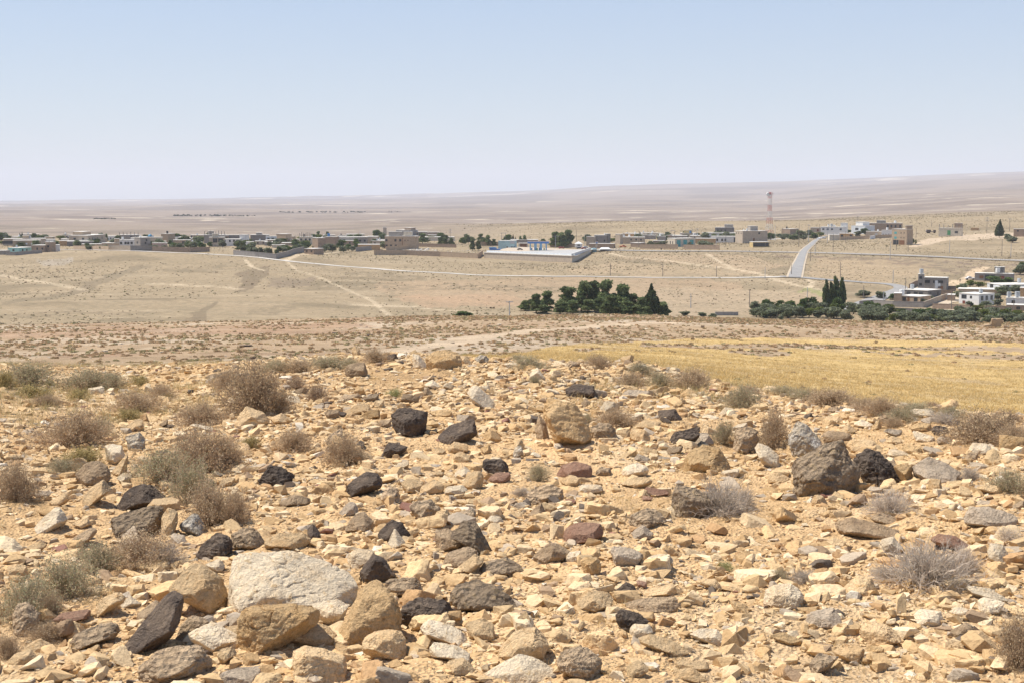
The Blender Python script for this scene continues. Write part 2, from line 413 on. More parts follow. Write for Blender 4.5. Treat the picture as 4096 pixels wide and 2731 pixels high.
# ================================================================= STONES OF THE KNOLL
import bmesh
def unit_(v): return v / np.linalg.norm(v)
def ico(level):
    b = bmesh.new(); bmesh.ops.create_icosphere(b, subdivisions=level, radius=1.0)
    V = np.array([v.co[:] for v in b.verts]); Fa = np.array([[v.index for v in f.verts] for f in b.faces]); b.free()
    return V / np.linalg.norm(V, axis=1)[:, None], Fa
ICO = {k: ico(k) for k in (1, 2, 3, 4, 5, 6)}
def poly_radius(D, N, d, p=22.0):
    c = np.clip(D @ N.T, 0, None) / d[None, :]
    return (c ** p).sum(1) ** (-1.0 / p)
def rockmat(name, c1, c2, c3_, pit=1.0, patch=0.5, rough=0.92, streak=False):
    m = mat(name, c1, rough, 0.25 if c1[0] < 0.15 else 0.15)
    tc = nd(m, 'ShaderNodeTexCoord'); oi = nd(m, 'ShaderNodeObjectInfo')
    ad = nd(m, 'ShaderNodeVectorMath', operation='MULTIPLY_ADD')
    lk(m, oi.outputs['Random'], ad.inputs[0]); ad.inputs[1].default_value = (37, 53, 71); lk(m, tc.outputs['Object'], ad.inputs[2])
    co = ad.outputs[0]
    a = noise_tex(m, 5.5, 5, 0.65, co, 0.6); b = noise_tex(m, 26, 6, 0.72, co, 0.4)
    g = noise_tex(m, 110, 4, 0.7, co)
    ra = ramp(m, a.outputs[0], [(0.36, c1), (0.50, c2)] if patch > 0.4 else [(0.40, c1), (0.62, c2)])
    pa = ramp(m, b.outputs[0], [(0.50 + 0.10 * (1 - patch), (0, 0, 0)), (0.66, (1, 1, 1))])
    x = mixc(m, ra.outputs[0], c3_, pa.outputs[0])
    sc = ramp(m, g.outputs[0], [(0.30, (0.72, 0.71, 0.70)), (0.55, (1.04, 1.04, 1.04)), (0.75, (1.2, 1.2, 1.2))])
    x = mixc(m, x, sc.outputs[0], 1.0, 'MULTIPLY')
    hs = nd(m, 'ShaderNodeHueSaturation'); lk(m, x, hs.inputs['Color'])
    mr = nd(m, 'ShaderNodeMapRange'); lk(m, oi.outputs['Random'], mr.inputs[0]); mr.inputs[3].default_value = 0.84; mr.inputs[4].default_value = 1.14
    lk(m, mr.outputs[0], hs.inputs['Value']); lk(m, hs.outputs[0], bsdf(m).inputs['Base Color'])
    if pit > 1.4:
        v = nd(m, 'ShaderNodeTexVoronoi'); v.inputs['Scale'].default_value = 32; lk(m, co, v.inputs['Vector'])
        s = nd(m, 'ShaderNodeMath', operation='MULTIPLY_ADD'); lk(m, v.outputs['Distance'], s.inputs[0]); s.inputs[1].default_value = 0.9; lk(m, b.outputs[0], s.inputs[2])
        h = s.outputs[0]
    else:
        s = nd(m, 'ShaderNodeMath', operation='MULTIPLY_ADD'); lk(m, g.outputs[0], s.inputs[0]); s.inputs[1].default_value = 0.35; lk(m, b.outputs[0], s.inputs[2])
        h = s.outputs[0]
    co_ = noise_tex(m, 9, 9, 0.68, co, 0.8); s2 = nd(m, 'ShaderNodeMath', operation='MULTIPLY_ADD'); lk(m, co_.outputs[0], s2.inputs[0]); s2.inputs[1].default_value = 1.6; lk(m, h, s2.inputs[2])
    bump(m, s2.outputs[0], min(1.0, 0.7 * pit), 0.05)
    return m
ROCK = {
 'T': (rockmat('limestone_tan', (0.65, 0.435, 0.225), (0.71, 0.51, 0.29), (0.55, 0.345, 0.165)), 'tan'),
 'C': (rockmat('limestone_cream', (0.69, 0.53, 0.34), (0.74, 0.61, 0.43), (0.60, 0.43, 0.24), 0.9), 'cream'),
 'W': (rockmat('limestone_white', (0.66, 0.60, 0.51), (0.58, 0.48, 0.35), (0.74, 0.70, 0.63), 1.5), 'whitish'),
 'O': (rockmat('limestone_ochre', (0.64, 0.405, 0.185), (0.70, 0.48, 0.25), (0.50, 0.31, 0.145), 1.2), 'ochre'),
 'B': (rockmat('stone_brown', (0.36, 0.25, 0.15), (0.48, 0.35, 0.22), (0.27, 0.185, 0.12), 1.1), 'brown'),
 'G': (rockmat('stone_grey', (0.40, 0.315, 0.225), (0.50, 0.40, 0.29), (0.28, 0.22, 0.16), 1.0), 'grey'),
 'P': (rockmat('stone_pitted', (0.53, 0.38, 0.235), (0.62, 0.46, 0.295), (0.32, 0.23, 0.155), 1.8), 'pitted grey-brown'),
 'D': (rockmat('basalt_dark', (0.12, 0.09, 0.07), (0.20, 0.148, 0.105), (0.29, 0.21, 0.14), 1.2, 0.25, 0.75), 'black'),
 'K': (rockmat('basalt_rough', (0.12, 0.09, 0.07), (0.22, 0.165, 0.12), (0.30, 0.225, 0.155), 1.9, 0.4, 0.85), 'rough dark'),
 'M': (rockmat('stone_dark_brown', (0.28, 0.21, 0.145), (0.40, 0.30, 0.20), (0.50, 0.36, 0.20), 1.5), 'dark grey-brown'),
 'R': (rockmat('sandstone_red', (0.29, 0.165, 0.11), (0.35, 0.215, 0.145), (0.38, 0.27, 0.19), 0.8, 0.3), 'dark red'),
}
def rough_up(V, amp, seed, sc, craggy=0.5, strata=False):
    """displace along the radius: broad lumps, chipped ledges, fine grain"""
    off = np.array([seed * 3.7 % 97, seed * 1.3 % 89, seed * 7.1 % 83])
    q = V / sc + off
    n = fbm(q * 1.5, 2, 3) * 0.9 + (1 - np.abs(fbm(q * 3.2, 3, 11)) * 2) * craggy * 0.5 + fbm(q * 9, 3, 23) * 0.32
    cr = np.exp(-(fbm(q * 1.3 + 5, 3, 37) / 0.045) ** 2) * sstep(-0.3, 0.3, fbm(q * 0.9 + 9, 2, 39))      # open cracks
    st = np.abs(((q[:, 2] * 4.5 + fbm(q, 2, 41) * 0.8) % 1.0) - 0.5) * 2 if strata else 0                    # weathered bedding
    return V * (1 + amp * (n * 0.8 - 0.9 * cr - 0.28 * st))[:, None]
def level_smooth(l): return False
def block_depth(w, h, topa, dr=0.85):
    fr = topa / 100.0; D0 = dr * min(w, h * 1.3)
    al = min(max(math.atan(2 * fr * h / D0), math.radians(18)), math.radians(40))
    return al, min(max(D0, 2 * fr * h / math.tan(al)), 1.8 * w)
def hero_mesh(poly, dr, seed, amp, level, topa):
    """polyhedral block whose outline, seen along +Y, is the polygon (metres)"""
    rg = np.random.default_rng(seed)
    N, d = [], []
    p = np.array(poly); n = len(p)
    area = 0.5 * sum(p[i][0]*p[(i+1)%n][1] - p[(i+1)%n][0]*p[i][1] for i in range(n))
    if area < 0: p = p[::-1]
    w, h = np.ptp(p[:, 0]), np.ptp(p[:, 1]); alt, D = block_depth(w, h, topa)
    for i in range(n):
        a, b = p[i], p[(i+1) % n]
        e = b - a; L = np.hypot(*e)
        if L < 1e-5: continue
        n2 = np.array([e[1], -e[0]]) / L; dd = float(n2 @ a)
        if dd < 0.12 * min(w, h): dd = 0.12 * min(w, h)
        if n2[1] < -0.5: dd *= 1.18
        up = n2[1]
        if up > 0.35: al = alt + math.radians(rg.uniform(-5, 5))
        elif up < -0.35: al = math.radians(rg.uniform(5, 22))
        else: al = math.radians(rg.uniform(12, 38))
        N.append((n2[0]*math.cos(al), -math.sin(al), n2[1]*math.cos(al))); d.append(dd*math.cos(al))
        be = math.radians(rg.uniform(10, 35))
        N.append((n2[0]*math.cos(be), math.sin(be), n2[1]*math.cos(be))); d.append(dd*math.cos(be))
    for _ in range(2):
        v = np.array([rg.uniform(-0.45, 0.45), -1, rg.uniform(-0.25, 0.35)]); v /= np.linalg.norm(v)
        N.append(tuple(v)); d.append(D * 0.5 * rg.uniform(0.85, 1.1))
    v = np.array([rg.uniform(-0.3, 0.3), 1, rg.uniform(-0.2, 0.3)]); v /= np.linalg.norm(v)
    N.append(tuple(v)); d.append(D * 0.5)
    Dv, Fa = ICO[level]
    R0 = poly_radius(Dv, np.array(N), np.array(d), 60)
    for _ in range(10 if level > 4 else 6):                          # knocked-off corners and small flats
        v = unit_(rg.normal(size=3)); sup = float((Dv * R0[:, None] @ v).max())
        N.append(tuple(v)); d.append(sup * rg.uniform(0.80, 0.95))
    R = poly_radius(Dv, np.array(N), np.array(d), 60)
    V = Dv * R[:, None]
    V = rough_up(V, amp, seed, 0.5 * (w + h) * 0.5, 0.7, seed % 4 == 0)
    return V, Fa, D
REG = {'A': (0, 2000, 2.1445), 'B': (1024, 2000, 2.1445), 'C': (2048, 2000, 2.1445), 'D': (3072, 2000, 2.1445),
       'E': (0, 1370, 2.1475), 'F': (1024, 1370, 2.1475), 'G': (2048, 1370, 2.1475), 'H': (3072, 1370, 2.1475), 'Z': (0, 0, 1.0)}
# (region, class, outline, [landmark label], [landmark short])
HR = '''
Z C 905,2260 960,2205 1150,2192 1350,2270 1445,2330 1430,2400 1300,2440 960,2480 910,2420|largest whitish limestone slab, lying flat behind the upright triangular block|the large whitish slab|75
A T 1450,740 1680,515 1730,530 1880,640 1950,800 1940,1000 1840,1025 1600,830|tan wedge-shaped block leaning on the left end of the large whitish slab|the leaning tan wedge|35
A D 1030,1270 1080,1210 1340,930 1400,830 1500,790 1590,850 1560,1000 1480,1160 1180,1320 1030,1370|long black basalt bar sloping up to the leaning tan wedge|the long black bar|40
A P 1180,1560 1180,1400 1330,1270 1550,1220 1740,1230 1830,1380 1820,1470 1500,1568|broad flat-topped grey-brown block at the bottom edge, below the long black bar|the flat grey-brown block|68
B O 670,1200 750,1000 940,710 1040,690 1230,830 1265,920 1240,1110 900,1290 700,1300|tall upright triangular ochre slab with a pointed top, bottom left of centre|the upright triangular slab|14
B O -140,900 380,870 540,950 575,1040 240,1200 100,1300 -20,1340 -150,1260 -170,1000|squarish ochre-brown block in shade, directly below the large whitish slab|the squarish ochre block|20
B T 235,1090 330,1030 430,1020 640,1090 700,1140 670,1280 440,1250 290,1210
B T 280,1300 420,1235 600,1270 780,1350 825,1420 800,1568 290,1568|rounded tan boulder cut by the bottom edge, left of centre|the rounded bottom boulder|30
B T 900,1190 960,1115 1270,1110 1300,1340 1240,1390 1060,1350 910,1270|tan block lying against the right foot of the upright triangular slab|the block at its foot|45
B C 480,880 700,845 810,900 760,1000 690,1095 570,1020
B D 870,600 1000,450 1090,480 1200,640 1100,690 930,720|triangular charcoal basalt stone standing at the right end of the whitish slab|the charcoal triangle|20
B P 1090,740 1130,660 1380,660 1440,740 1430,810 1300,840 1190,790
B K 1250,1050 1250,870 1400,820 1640,860 1690,970 1540,1030 1410,1080|rough black basalt lump behind the right edge of the upright triangular slab|the rough black lump|45
B M 1650,870 1710,720 1900,680 2130,760 2250,880 2260,930 1950,975 1740,950|long craggy brown slab right of the rough black lump|the craggy brown slab|60
B M 1870,640 1960,530 2140,480 2300,560 2330,620 2190,650 1900,660
B M 1660,300 1780,170 1920,180 2050,460 1990,490 1870,400|rough pitted grey stone with a rounded top, centre of the lower foreground|the rough pitted grey stone|40
B B 1535,400 1540,260 1650,240 1830,330 1790,400 1610,450
B B 1600,540 1640,450 1820,380 1910,430 1870,560 1650,590
B T 1700,590 1880,460 1970,510 1830,640
B C 770,450 850,405 1010,430 1040,500 920,560 830,590 780,520
B T 60,340 200,280 450,270 460,340 390,400 340,440 130,405
B D 430,250 490,195 550,270 540,340 460,350
B D 1045,310 1060,250 1160,160 1260,190 1340,310 1240,340 1080,370
B C 1120,390 1190,230 1290,370 1240,410 1180,420
B B 760,250 830,130 930,90 1010,180 1000,240 900,280
B G 680,140 790,10 850,20 890,90 800,140
B C 1400,1130 1450,1010 1640,1050 1790,1130 1830,1230 1740,1265 1540,1180
B T 1790,1050 1960,1000 2040,1060 2065,1210 1960,1230 1820,1170
B C 1470,1260 1510,1210 1700,1230 1860,1330 1850,1400 1500,1330
B T 1610,1440 1650,1370 1800,1340 1880,1440 1840,1490 1640,1500
C T 0,1130 140,1080 250,1090 330,1190 280,1350 180,1350 -60,1400 -140,1300
C P 375,1370 440,1260 600,1235 760,1350 790,1400 730,1568 540,1510 400,1440|rounded pitted grey-brown boulder at the bottom edge, right of centre|the rounded pitted boulder|45
C C -330,1568 -200,1440 60,1320 180,1340 560,1550 560,1590
C R 440,350 440,230 530,190 770,180 785,310 700,350 480,385|brick-shaped dark red sandstone block alone on open gravel, centre|the red block|45
C B 190,480 300,350 370,350 520,440 440,500 250,560
C P 970,200 1000,120 1160,60 1260,80 1320,160 1280,210 1210,250 990,235
C G 1010,290 1120,200 1215,280 1200,330 1030,335
C O 580,520 640,470 740,490 770,560 760,630 630,650 600,590
C C 450,480 480,440 590,430 600,500 520,545 450,520
C G 840,430 870,390 1020,400 1150,460 1100,575 880,570
C C 1130,520 1200,465 1330,460 1400,510 1350,555 1210,575
C T 520,870 640,760 790,760 910,850 880,910 720,975 560,940|rounded tan limestone hump above the black lump with small shrub, lower centre|the tan hump|55
C K 870,780 980,690 1080,740 1080,790 900,825
C B 950,890 1130,840 1440,815 1475,880 1370,960 1180,920 960,950|long smooth brown bar lying beside the tan hump|the long brown bar|50
C R 1055,700 1080,680 1160,700 1160,755 1070,745
C K 890,1000 920,930 1080,960 1190,1020 1010,1080 1000,1150 930,1140
C C 1005,1100 1050,1060 1180,1060 1225,1120 1130,1160 1080,1190 1010,1170
C T 1090,1190 1180,1145 1360,1190 1540,1290 1400,1340 1250,1290 1100,1220
C C 1510,1140 1600,1100 1760,1100 1870,1200 1800,1255 1600,1200
C T 1570,700 1650,670 1760,670 1800,720 1800,780 1750,780
C T 1080,820 1120,780 1390,700 1415,770 1390,805 1230,830 1170,835
C O 1870,860 1980,870 2070,950 2050,970 1920,985 1880,930
C T 960,1450 1020,1380 1110,1370 1180,1440 1110,1500 990,1520
C T 1390,1400 1450,1370 1700,1380 1720,1430 1600,1460 1400,1450
C T 1370,1460 1560,1430 1680,1530 1560,1568 1400,1540
D C -20,780 50,715 200,705 290,760 320,850 280,940 60,935 -40,900|large cream block with a flat face, lower right|the large cream block|50
D B 530,230 720,145 900,190 1140,240 1145,350 860,330 570,300|low cracked brown rock below the silvery twig clump, right|the cracked brown rock|60
D B 880,150 950,100 1120,150 1130,210 950,200
D C 930,390 990,320 1080,310 1160,400 1140,450 1030,465 950,440
D T 470,370 560,320 680,340 660,390 560,415 490,395
D G 1680,160 1730,60 1900,60 2155,110 2100,240 1990,240 1840,205 1700,200|smooth pale grey saddle-shaped block near the right edge|the saddle-shaped block|60
D R 1400,340 1480,275 1600,290 1750,390 1740,450 1500,400
D C 1870,430 1900,370 2010,370 2080,480 2080,540 1980,555 1900,500
D O 1900,600 1970,580 2040,640 2000,690 1920,685
D T 600,800 770,640 880,650 935,760 910,830 830,810 700,750
D G 290,1110 360,960 560,910 640,1000 650,1080 610,1110
D T 790,1110 850,1050 1000,1050 1130,1130 1145,1190 1000,1265 850,1230 800,1180|pitted tan block with a bright top, bottom right quarter|the pitted tan block|50
D C 1230,1020 1300,930 1480,940 1510,1050 1390,1085 1250,1075
D B 1560,1130 1690,1040 1770,1080 1770,1120 1640,1190 1580,1180
D T 1720,1130 1830,1110 1980,1250 1850,1270 1720,1200
D P 350,1400 420,1310 590,1330 520,1440 380,1515
D T 560,1290 700,1240 830,1240 820,1370 740,1410 600,1340
D O 830,1270 870,1240 1000,1250 990,1330 860,1330
D O 30,1160 130,1130 300,1190 290,1220 170,1250 80,1200
D B 140,1470 300,1430 340,1490 240,1530
D C 1700,740 1900,750 2050,830 1980,880 1760,820
D C 1780,880 1850,830 2030,860 2000,940 1870,990 1810,950
D C 1550,960 1600,910 1720,920 1740,970 1640,1000
D T 1560,1240 1620,1210 1720,1240 1730,1300 1640,1310
E B 640,1120 720,1030 860,1010 960,1080 950,1170 760,1180 740,1250 680,1250|dark brown boulder with a pale stone leaning on it, left middle|the dark brown boulder|45
E G 800,1090 870,1050 930,1080 960,1190 850,1185
E D 960,1460 1060,1290 1180,1200 1300,1220 1420,1330 1410,1400 1200,1420 1040,1450|big smooth black boulder at the left, beside the tall grey-green shrub|the big black boulder|45
E T 705,1420 720,1310 820,1210 900,1170 970,1250 880,1290 740,1430
A M 940,230 960,130 1290,50 1400,60 1390,290 1100,290 950,320|deeply pitted dark rock directly below the big black boulder|the deeply pitted rock|60
A T 1390,120 1440,60 1530,90 1530,220 1470,350 1380,290
A C 300,205 480,55 520,60 580,160 400,290 350,285|clean-cut cream cuboid tilted on its edge, far left|the cream cuboid|50
A W 1540,190 1660,105 1700,120 1780,260 1680,320 1550,230|bright white rough block right of the deeply pitted rock|the bright white block|60
A K 1665,480 1740,370 1860,280 1980,310 1990,420 1900,500 1740,520|jagged black rock behind the left end of the large whitish slab|the jagged black rock|50
A P 1980,260 2040,225 2200,240 2310,420 2200,420 1990,430
A P 100,1180 130,900 180,855 260,880 340,980 320,1080 240,1180|upright pale pillar-like stone at the far left, lower corner|the pale pillar stone|25
A P 600,1230 650,1130 800,1080 960,1040 1030,1110 1010,1180 820,1220 640,1280
A T 50,1390 120,1310 260,1280 320,1350 250,1390 200,1415
A T 140,1280 340,1180 450,1250 400,1310 290,1340
A R 440,1000 500,960 780,940 760,1020 550,1060
A B 1160,1060 1180,960 1340,850 1390,870 1320,960 1230,1050
A P 1480,1210 1560,1060 1660,980 1740,1010 1840,1090 1620,1190
A C 1600,1130 1680,1070 1850,1050 2040,1170 2040,1230 1830,1330 1700,1220
A T 790,1010 870,830 1010,780 1085,840 1060,880 900,930 800,1020
A T 50,640 60,570 150,530 240,570 240,640 150,680
A B 580,410 600,330 780,230 850,250 730,370 640,410
A T 720,1290 850,1230 860,1290 720,1330
A T 1860,1320 1880,1270 2000,1255 2035,1310 1900,1410
A G 1800,1568 1900,1460 2050,1430 2240,1430 2300,1568 2100,1590
A T 620,190 760,140 790,200 700,250
A T 220,400 350,340 410,390 320,450
A C 1000,880 1120,820 1215,890 1060,935
A T 1450,640 1480,590 1600,570 1580,650 1480,690
A C 1770,540 1890,495 1930,560 1880,640 1800,580
A T 1920,1080 2130,1060 2120,1150 2010,1175 1940,1120
E C 900,880 960,860 1050,870 1080,990 980,1060 910,980
E W 1080,800 1200,770 1250,830 1240,940 1100,920
E T 1090,710 1160,655 1230,650 1235,730 1200,770 1100,760
E G 300,1300 330,1260 450,1280 400,1350 320,1350
E T 410,1360 570,1280 600,1340 500,1410
E T 2000,690 2060,600 2120,540 2260,590 2330,680 2200,740
E T 1110,930 1000,1060 960,1100 980,1170 1090,1120 1100,1040
E C 1010,1150 1060,1110 1140,1120 1160,1200 1060,1220
E B 1370,700 1440,650 1440,700 1380,730
E D 1110,770 1150,710 1215,745
E C 1640,690 1700,690 1860,740 1850,780 1660,720
E G 1740,350 1830,270 1860,290 1800,350
E D 1370,930 1430,910 1480,970 1390,950
E T 1980,900 2100,850 2160,890 2150,940 2010,940
E T 2020,1360 2130,1300 2140,1330 2060,1380
E T 1880,1220 1900,1160 2030,1160 2020,1220 1940,1240
F B 760,240 790,180 930,165 960,260 950,300 780,305|squat dark brown rock on the crest, left of centre|the squat crest rock|40
F O 1455,120 1500,75 1650,60 1740,90 1780,160 1760,210 1620,240 1480,240|largest rounded ochre boulder on the crest of the knoll|the ochre crest boulder|45
F C 1340,90 1400,100 1470,190 1440,240 1350,210
F T 1740,110 1800,110 1860,180 1780,200
F W 1880,140 1920,100 1980,110 2015,155 1960,180 1890,170
F T 820,60 850,20 890,50 900,110 830,110
F D 1120,110 1200,90 1225,140 1130,155
F D 1160,620 1230,560 1380,545 1470,580 1500,660 1460,770 1370,820 1220,810 1180,740|big rounded dark brown-black boulder standing in the middle of the knoll|the big round dark boulder|45
F D 1540,880 1570,780 1640,710 1870,640 1905,770 1840,830 1760,870 1600,870|tilted dark slab with one raised corner, right of the big round dark boulder|the tilted dark slab|50
F C 1810,430 1830,360 1920,370 2050,510 2055,570 1930,580 1850,500|long cream block lying diagonally, above the tilted dark slab|the diagonal cream block|45
F K 0,1210 30,1140 120,1040 230,1070 330,1140 310,1210 60,1240|low black triangular rock below the two brown shrubs|the low black rock|45
F D 760,1300 780,1220 930,1105 1060,1115 1105,1190 1040,1250 840,1330|angular black rock with a peaked top, middle of the knoll|the peaked black rock|45
F K 1940,990 2140,1000 2180,1080 2170,1150 1950,1150|square black rock sitting on a red-brown stone, centre|the square black rock|50
F R 1990,1170 2060,1110 2190,1110 2180,1190 2060,1210
F D 1075,980 1110,880 1140,850 1310,880 1300,930 1130,940 1100,1000
F B 590,600 620,570 710,575 720,650 620,660
F D 700,580 785,600 770,620 720,640
F O 1480,590 1600,570 1700,590 1700,630 1560,645
F C 1440,360 1520,310 1590,370 1530,405
F B 1420,430 1470,380 1520,430 1500,460 1430,460
F T 120,640 220,600 310,660 280,710 180,700
F P 1050,1390 1080,1280 1140,1220 1220,1250 1245,1370 1150,1400
F T 1240,1200 1300,1160 1450,1190 1450,1230 1380,1300 1260,1280
F T 1400,1300 1420,1230 1520,1170 1630,1210 1590,1310
F T 1760,1210 1830,1120 1920,1080 1960,1140 1940,1260 1860,1270
F C 1600,1270 1650,1230 1770,1220 1830,1260 1790,1310 1610,1300
F C 1700,1110 1790,1060 1850,1100 1760,1175 1700,1165
F P 1320,1400 1380,1350 1500,1340 1590,1420 1510,1520 1390,1540
F C 1190,1070 1220,1030 1310,1010 1320,1040 1260,1085
F T 1690,960 1760,930 1840,970 1850,1030 1700,1030
F O 1930,900 2000,870 2030,920 2010,960 1940,950
F T 650,1210 690,1130 740,1200 730,1230
F B 200,1370 330,1290 470,1330 470,1400 230,1410
F P 590,870 620,800 730,730 750,790 650,860
F T 1640,900 1700,840 1830,870 1840,930 1650,960
F T 1480,960 1560,890 1640,920 1620,960
F B 700,500 740,450 880,430 920,470 780,510
F B 1040,710 1060,660 1160,660 1160,730
F T 1480,1150 1540,1100 1620,1110 1600,1150
F T 1530,1480 1560,1440 1640,1420 1670,1480 1600,1530
F P 1600,1530 1650,1470 1880,1420 1910,1480 1760,1530
F C 1970,1520 2020,1480 2100,1490 2130,1540 2060,1568
G O 245,480 300,450 500,480 560,540 650,680 700,830 560,880 380,910 330,760 260,600|tallest standing rock, knobbly ochre and narrow at the foot, centre|the tall standing rock|40
G B 200,830 190,760 230,610 290,680 330,840
G D 450,400 530,350 730,365 735,420 690,480 500,470|dark grey flat-topped slab just behind the tall standing rock|the dark flat slab|62
G P 670,720 700,690 860,690 905,790 900,830 690,840
G T 890,750 960,735 1015,740 1015,830 910,830
G T 1015,740 1150,740 1195,830 1130,850 1020,820
G T 1040,720 1130,660 1270,680 1290,750 1220,765 1110,730
G D 1235,640 1260,580 1400,565 1460,640 1420,675 1300,675|smooth black dome-shaped rock alone, upper right of the tall standing rock|the black dome rock|50
G K 1340,860 1400,770 1560,720 1640,720 1640,760 1510,895 1400,890|coarse black rock with a pale stone against it, right of centre|the coarse black rock|50
G G 1510,900 1580,770 1700,770 1750,850 1600,900
G O 1450,1130 1470,960 1640,870 1780,900 1880,1060 1870,1110 1600,1130|broad crumbling ochre-brown outcrop behind the silver twig bush|the crumbling outcrop|55
G P 1900,930 1910,740 2000,700 2110,750 2110,870 2060,970 1960,970
G C 2070,920 2110,860 2199,880 2290,960 2310,1080 2230,1090 2110,1000
G M 1365,1290 1400,1210 1560,1240 1740,1330 1720,1480 1560,1515 1420,1490 1365,1430|large dark grey block half hidden by the silver twig bush|the block under the twig bush|35
G R 380,1150 420,1050 530,1010 680,1050 710,1140 650,1165 480,1165|dark purplish-red rock below the tall standing rock|the purplish rock|45
G R 1110,1270 1140,1235 1350,1265 1360,1300 1230,1330 1120,1300
G R 1110,1350 1120,1310 1210,1320 1180,1360
G C 570,1240 600,1215 760,1215 800,1270 680,1295 600,1290
G C 940,1120 960,1060 1060,1020 1160,1050 1190,1110 1100,1140 960,1160
G T 400,1180 500,1130 580,1150 585,1220 480,1235
G P 100,1340 160,1250 320,1210 430,1250 440,1320 340,1400 140,1370
G B 130,1480 250,1370 300,1460 190,1495
G T 940,1190 1060,1150 1200,1150 1230,1190 1080,1255 960,1220
G T 1090,960 1120,880 1260,920 1250,970 1150,980
G G 1040,1000 1080,950 1190,990 1180,1025
G P 450,200 500,150 590,170 570,210 470,215
G B 130,270 160,245 280,260 280,290 140,290
G G 930,450 1000,400 1190,410 1195,460 1040,480
G O 1460,430 1500,390 1590,420 1610,470 1480,470
G C 1760,630 1830,550 1910,560 1910,620
G C 1620,650 1650,610 1770,630 1750,660
G B 570,550 630,475 680,510 660,560
G W 0,990 20,900 80,875 105,950 40,1000
G T 10,910 30,830 80,820 110,900 60,960
G C 150,960 180,930 250,960 230,990
G T 380,960 420,935 560,980 500,1000
G P 710,1120 760,1060 840,1070 860,1130 780,1150
G B 1310,960 1340,900 1480,880 1470,930 1380,970
H M 185,1140 210,1010 480,880 620,800 690,930 780,1080 770,1200 720,1350 560,1330 290,1310 200,1190|biggest boulder of the cluster at right, brown-grey with an ochre patch|the biggest right boulder|30
H W 170,840 200,720 260,670 330,700 480,850 380,950 230,1000|white pitted rock leaning behind the biggest right boulder|the white pitted rock|30
H K 720,1000 850,905 960,930 1080,1050 1190,1240 1100,1260 830,1240 780,1080|steep black rock joined to the right side of the biggest right boulder|the steep black rock|35
H T 660,860 720,830 900,830 960,910 900,960 700,930
H G 1225,1060 1290,1000 1390,980 1560,1030 1650,1090 1630,1230 1500,1200 1340,1190 1240,1100|flat-topped grey rock shaped like a tree stump, right|the stump-shaped rock|65
H T 1380,1170 1480,1165 1505,1290 1380,1280
H O 1060,1040 1230,1040 1240,1220 1190,1250 1100,1100
H B 455,790 520,750 690,770 740,830 660,850 480,860
H B 500,590 510,560 590,540 630,570 620,600
H D 300,650 310,620 370,600 400,650 320,660
H T 480,680 490,630 600,630 650,680 550,695
H C 730,690 800,655 890,690 860,740 760,720
H T 600,760 690,695 770,750 690,790
H O 870,750 950,650 980,740 900,755
H O 1210,720 1290,680 1400,680 1410,770 1250,760|orange-brown rough lump near the golden field, right|the orange-brown lump|45
H K 1400,760 1440,705 1540,720 1580,800 1450,795
H C 1200,590 1260,565 1400,570 1460,620 1300,650 1210,640
H G 1000,760 1010,735 1150,745 1155,800 1130,820 1050,790
H G 1440,830 1500,790 1600,830 1610,875 1460,870
H C 1240,790 1250,755 1430,800 1430,860 1260,850
H T 1600,830 1690,785 1820,800 1850,850 1760,870 1650,870
H C 1700,940 1760,860 1880,860 1940,930 1860,960
H B 1700,980 1730,930 1810,950 1810,1010 1720,1010
H C 1010,950 1060,910 1160,925 1250,960 1100,990
H O 1140,890 1200,870 1310,890 1350,970 1200,960
H T 1850,1120 1870,1080 1970,1045 2040,1070 2040,1130 1900,1130
H T 1000,850 1060,795 1160,830 1140,880
H T 370,1370 400,1300 480,1310 510,1380 450,1405 380,1400
H O 430,1470 530,1430 545,1480 490,1500
H T 0,1120 100,1110 190,1160 100,1210 0,1200
H B 2090,1400 2199,1340 2230,1440 2110,1440
H T 1780,1250 1870,1210 1990,1230 2040,1310 1900,1290
H C 1480,1230 1560,1240 1560,1290 1500,1290
H G 1310,660 1400,630 1450,680 1360,700
'''
rocks = []     # (object, class, u, v, size_px, landmark?)
LM = []        # landmarks: (short, u, v)
hk = 0
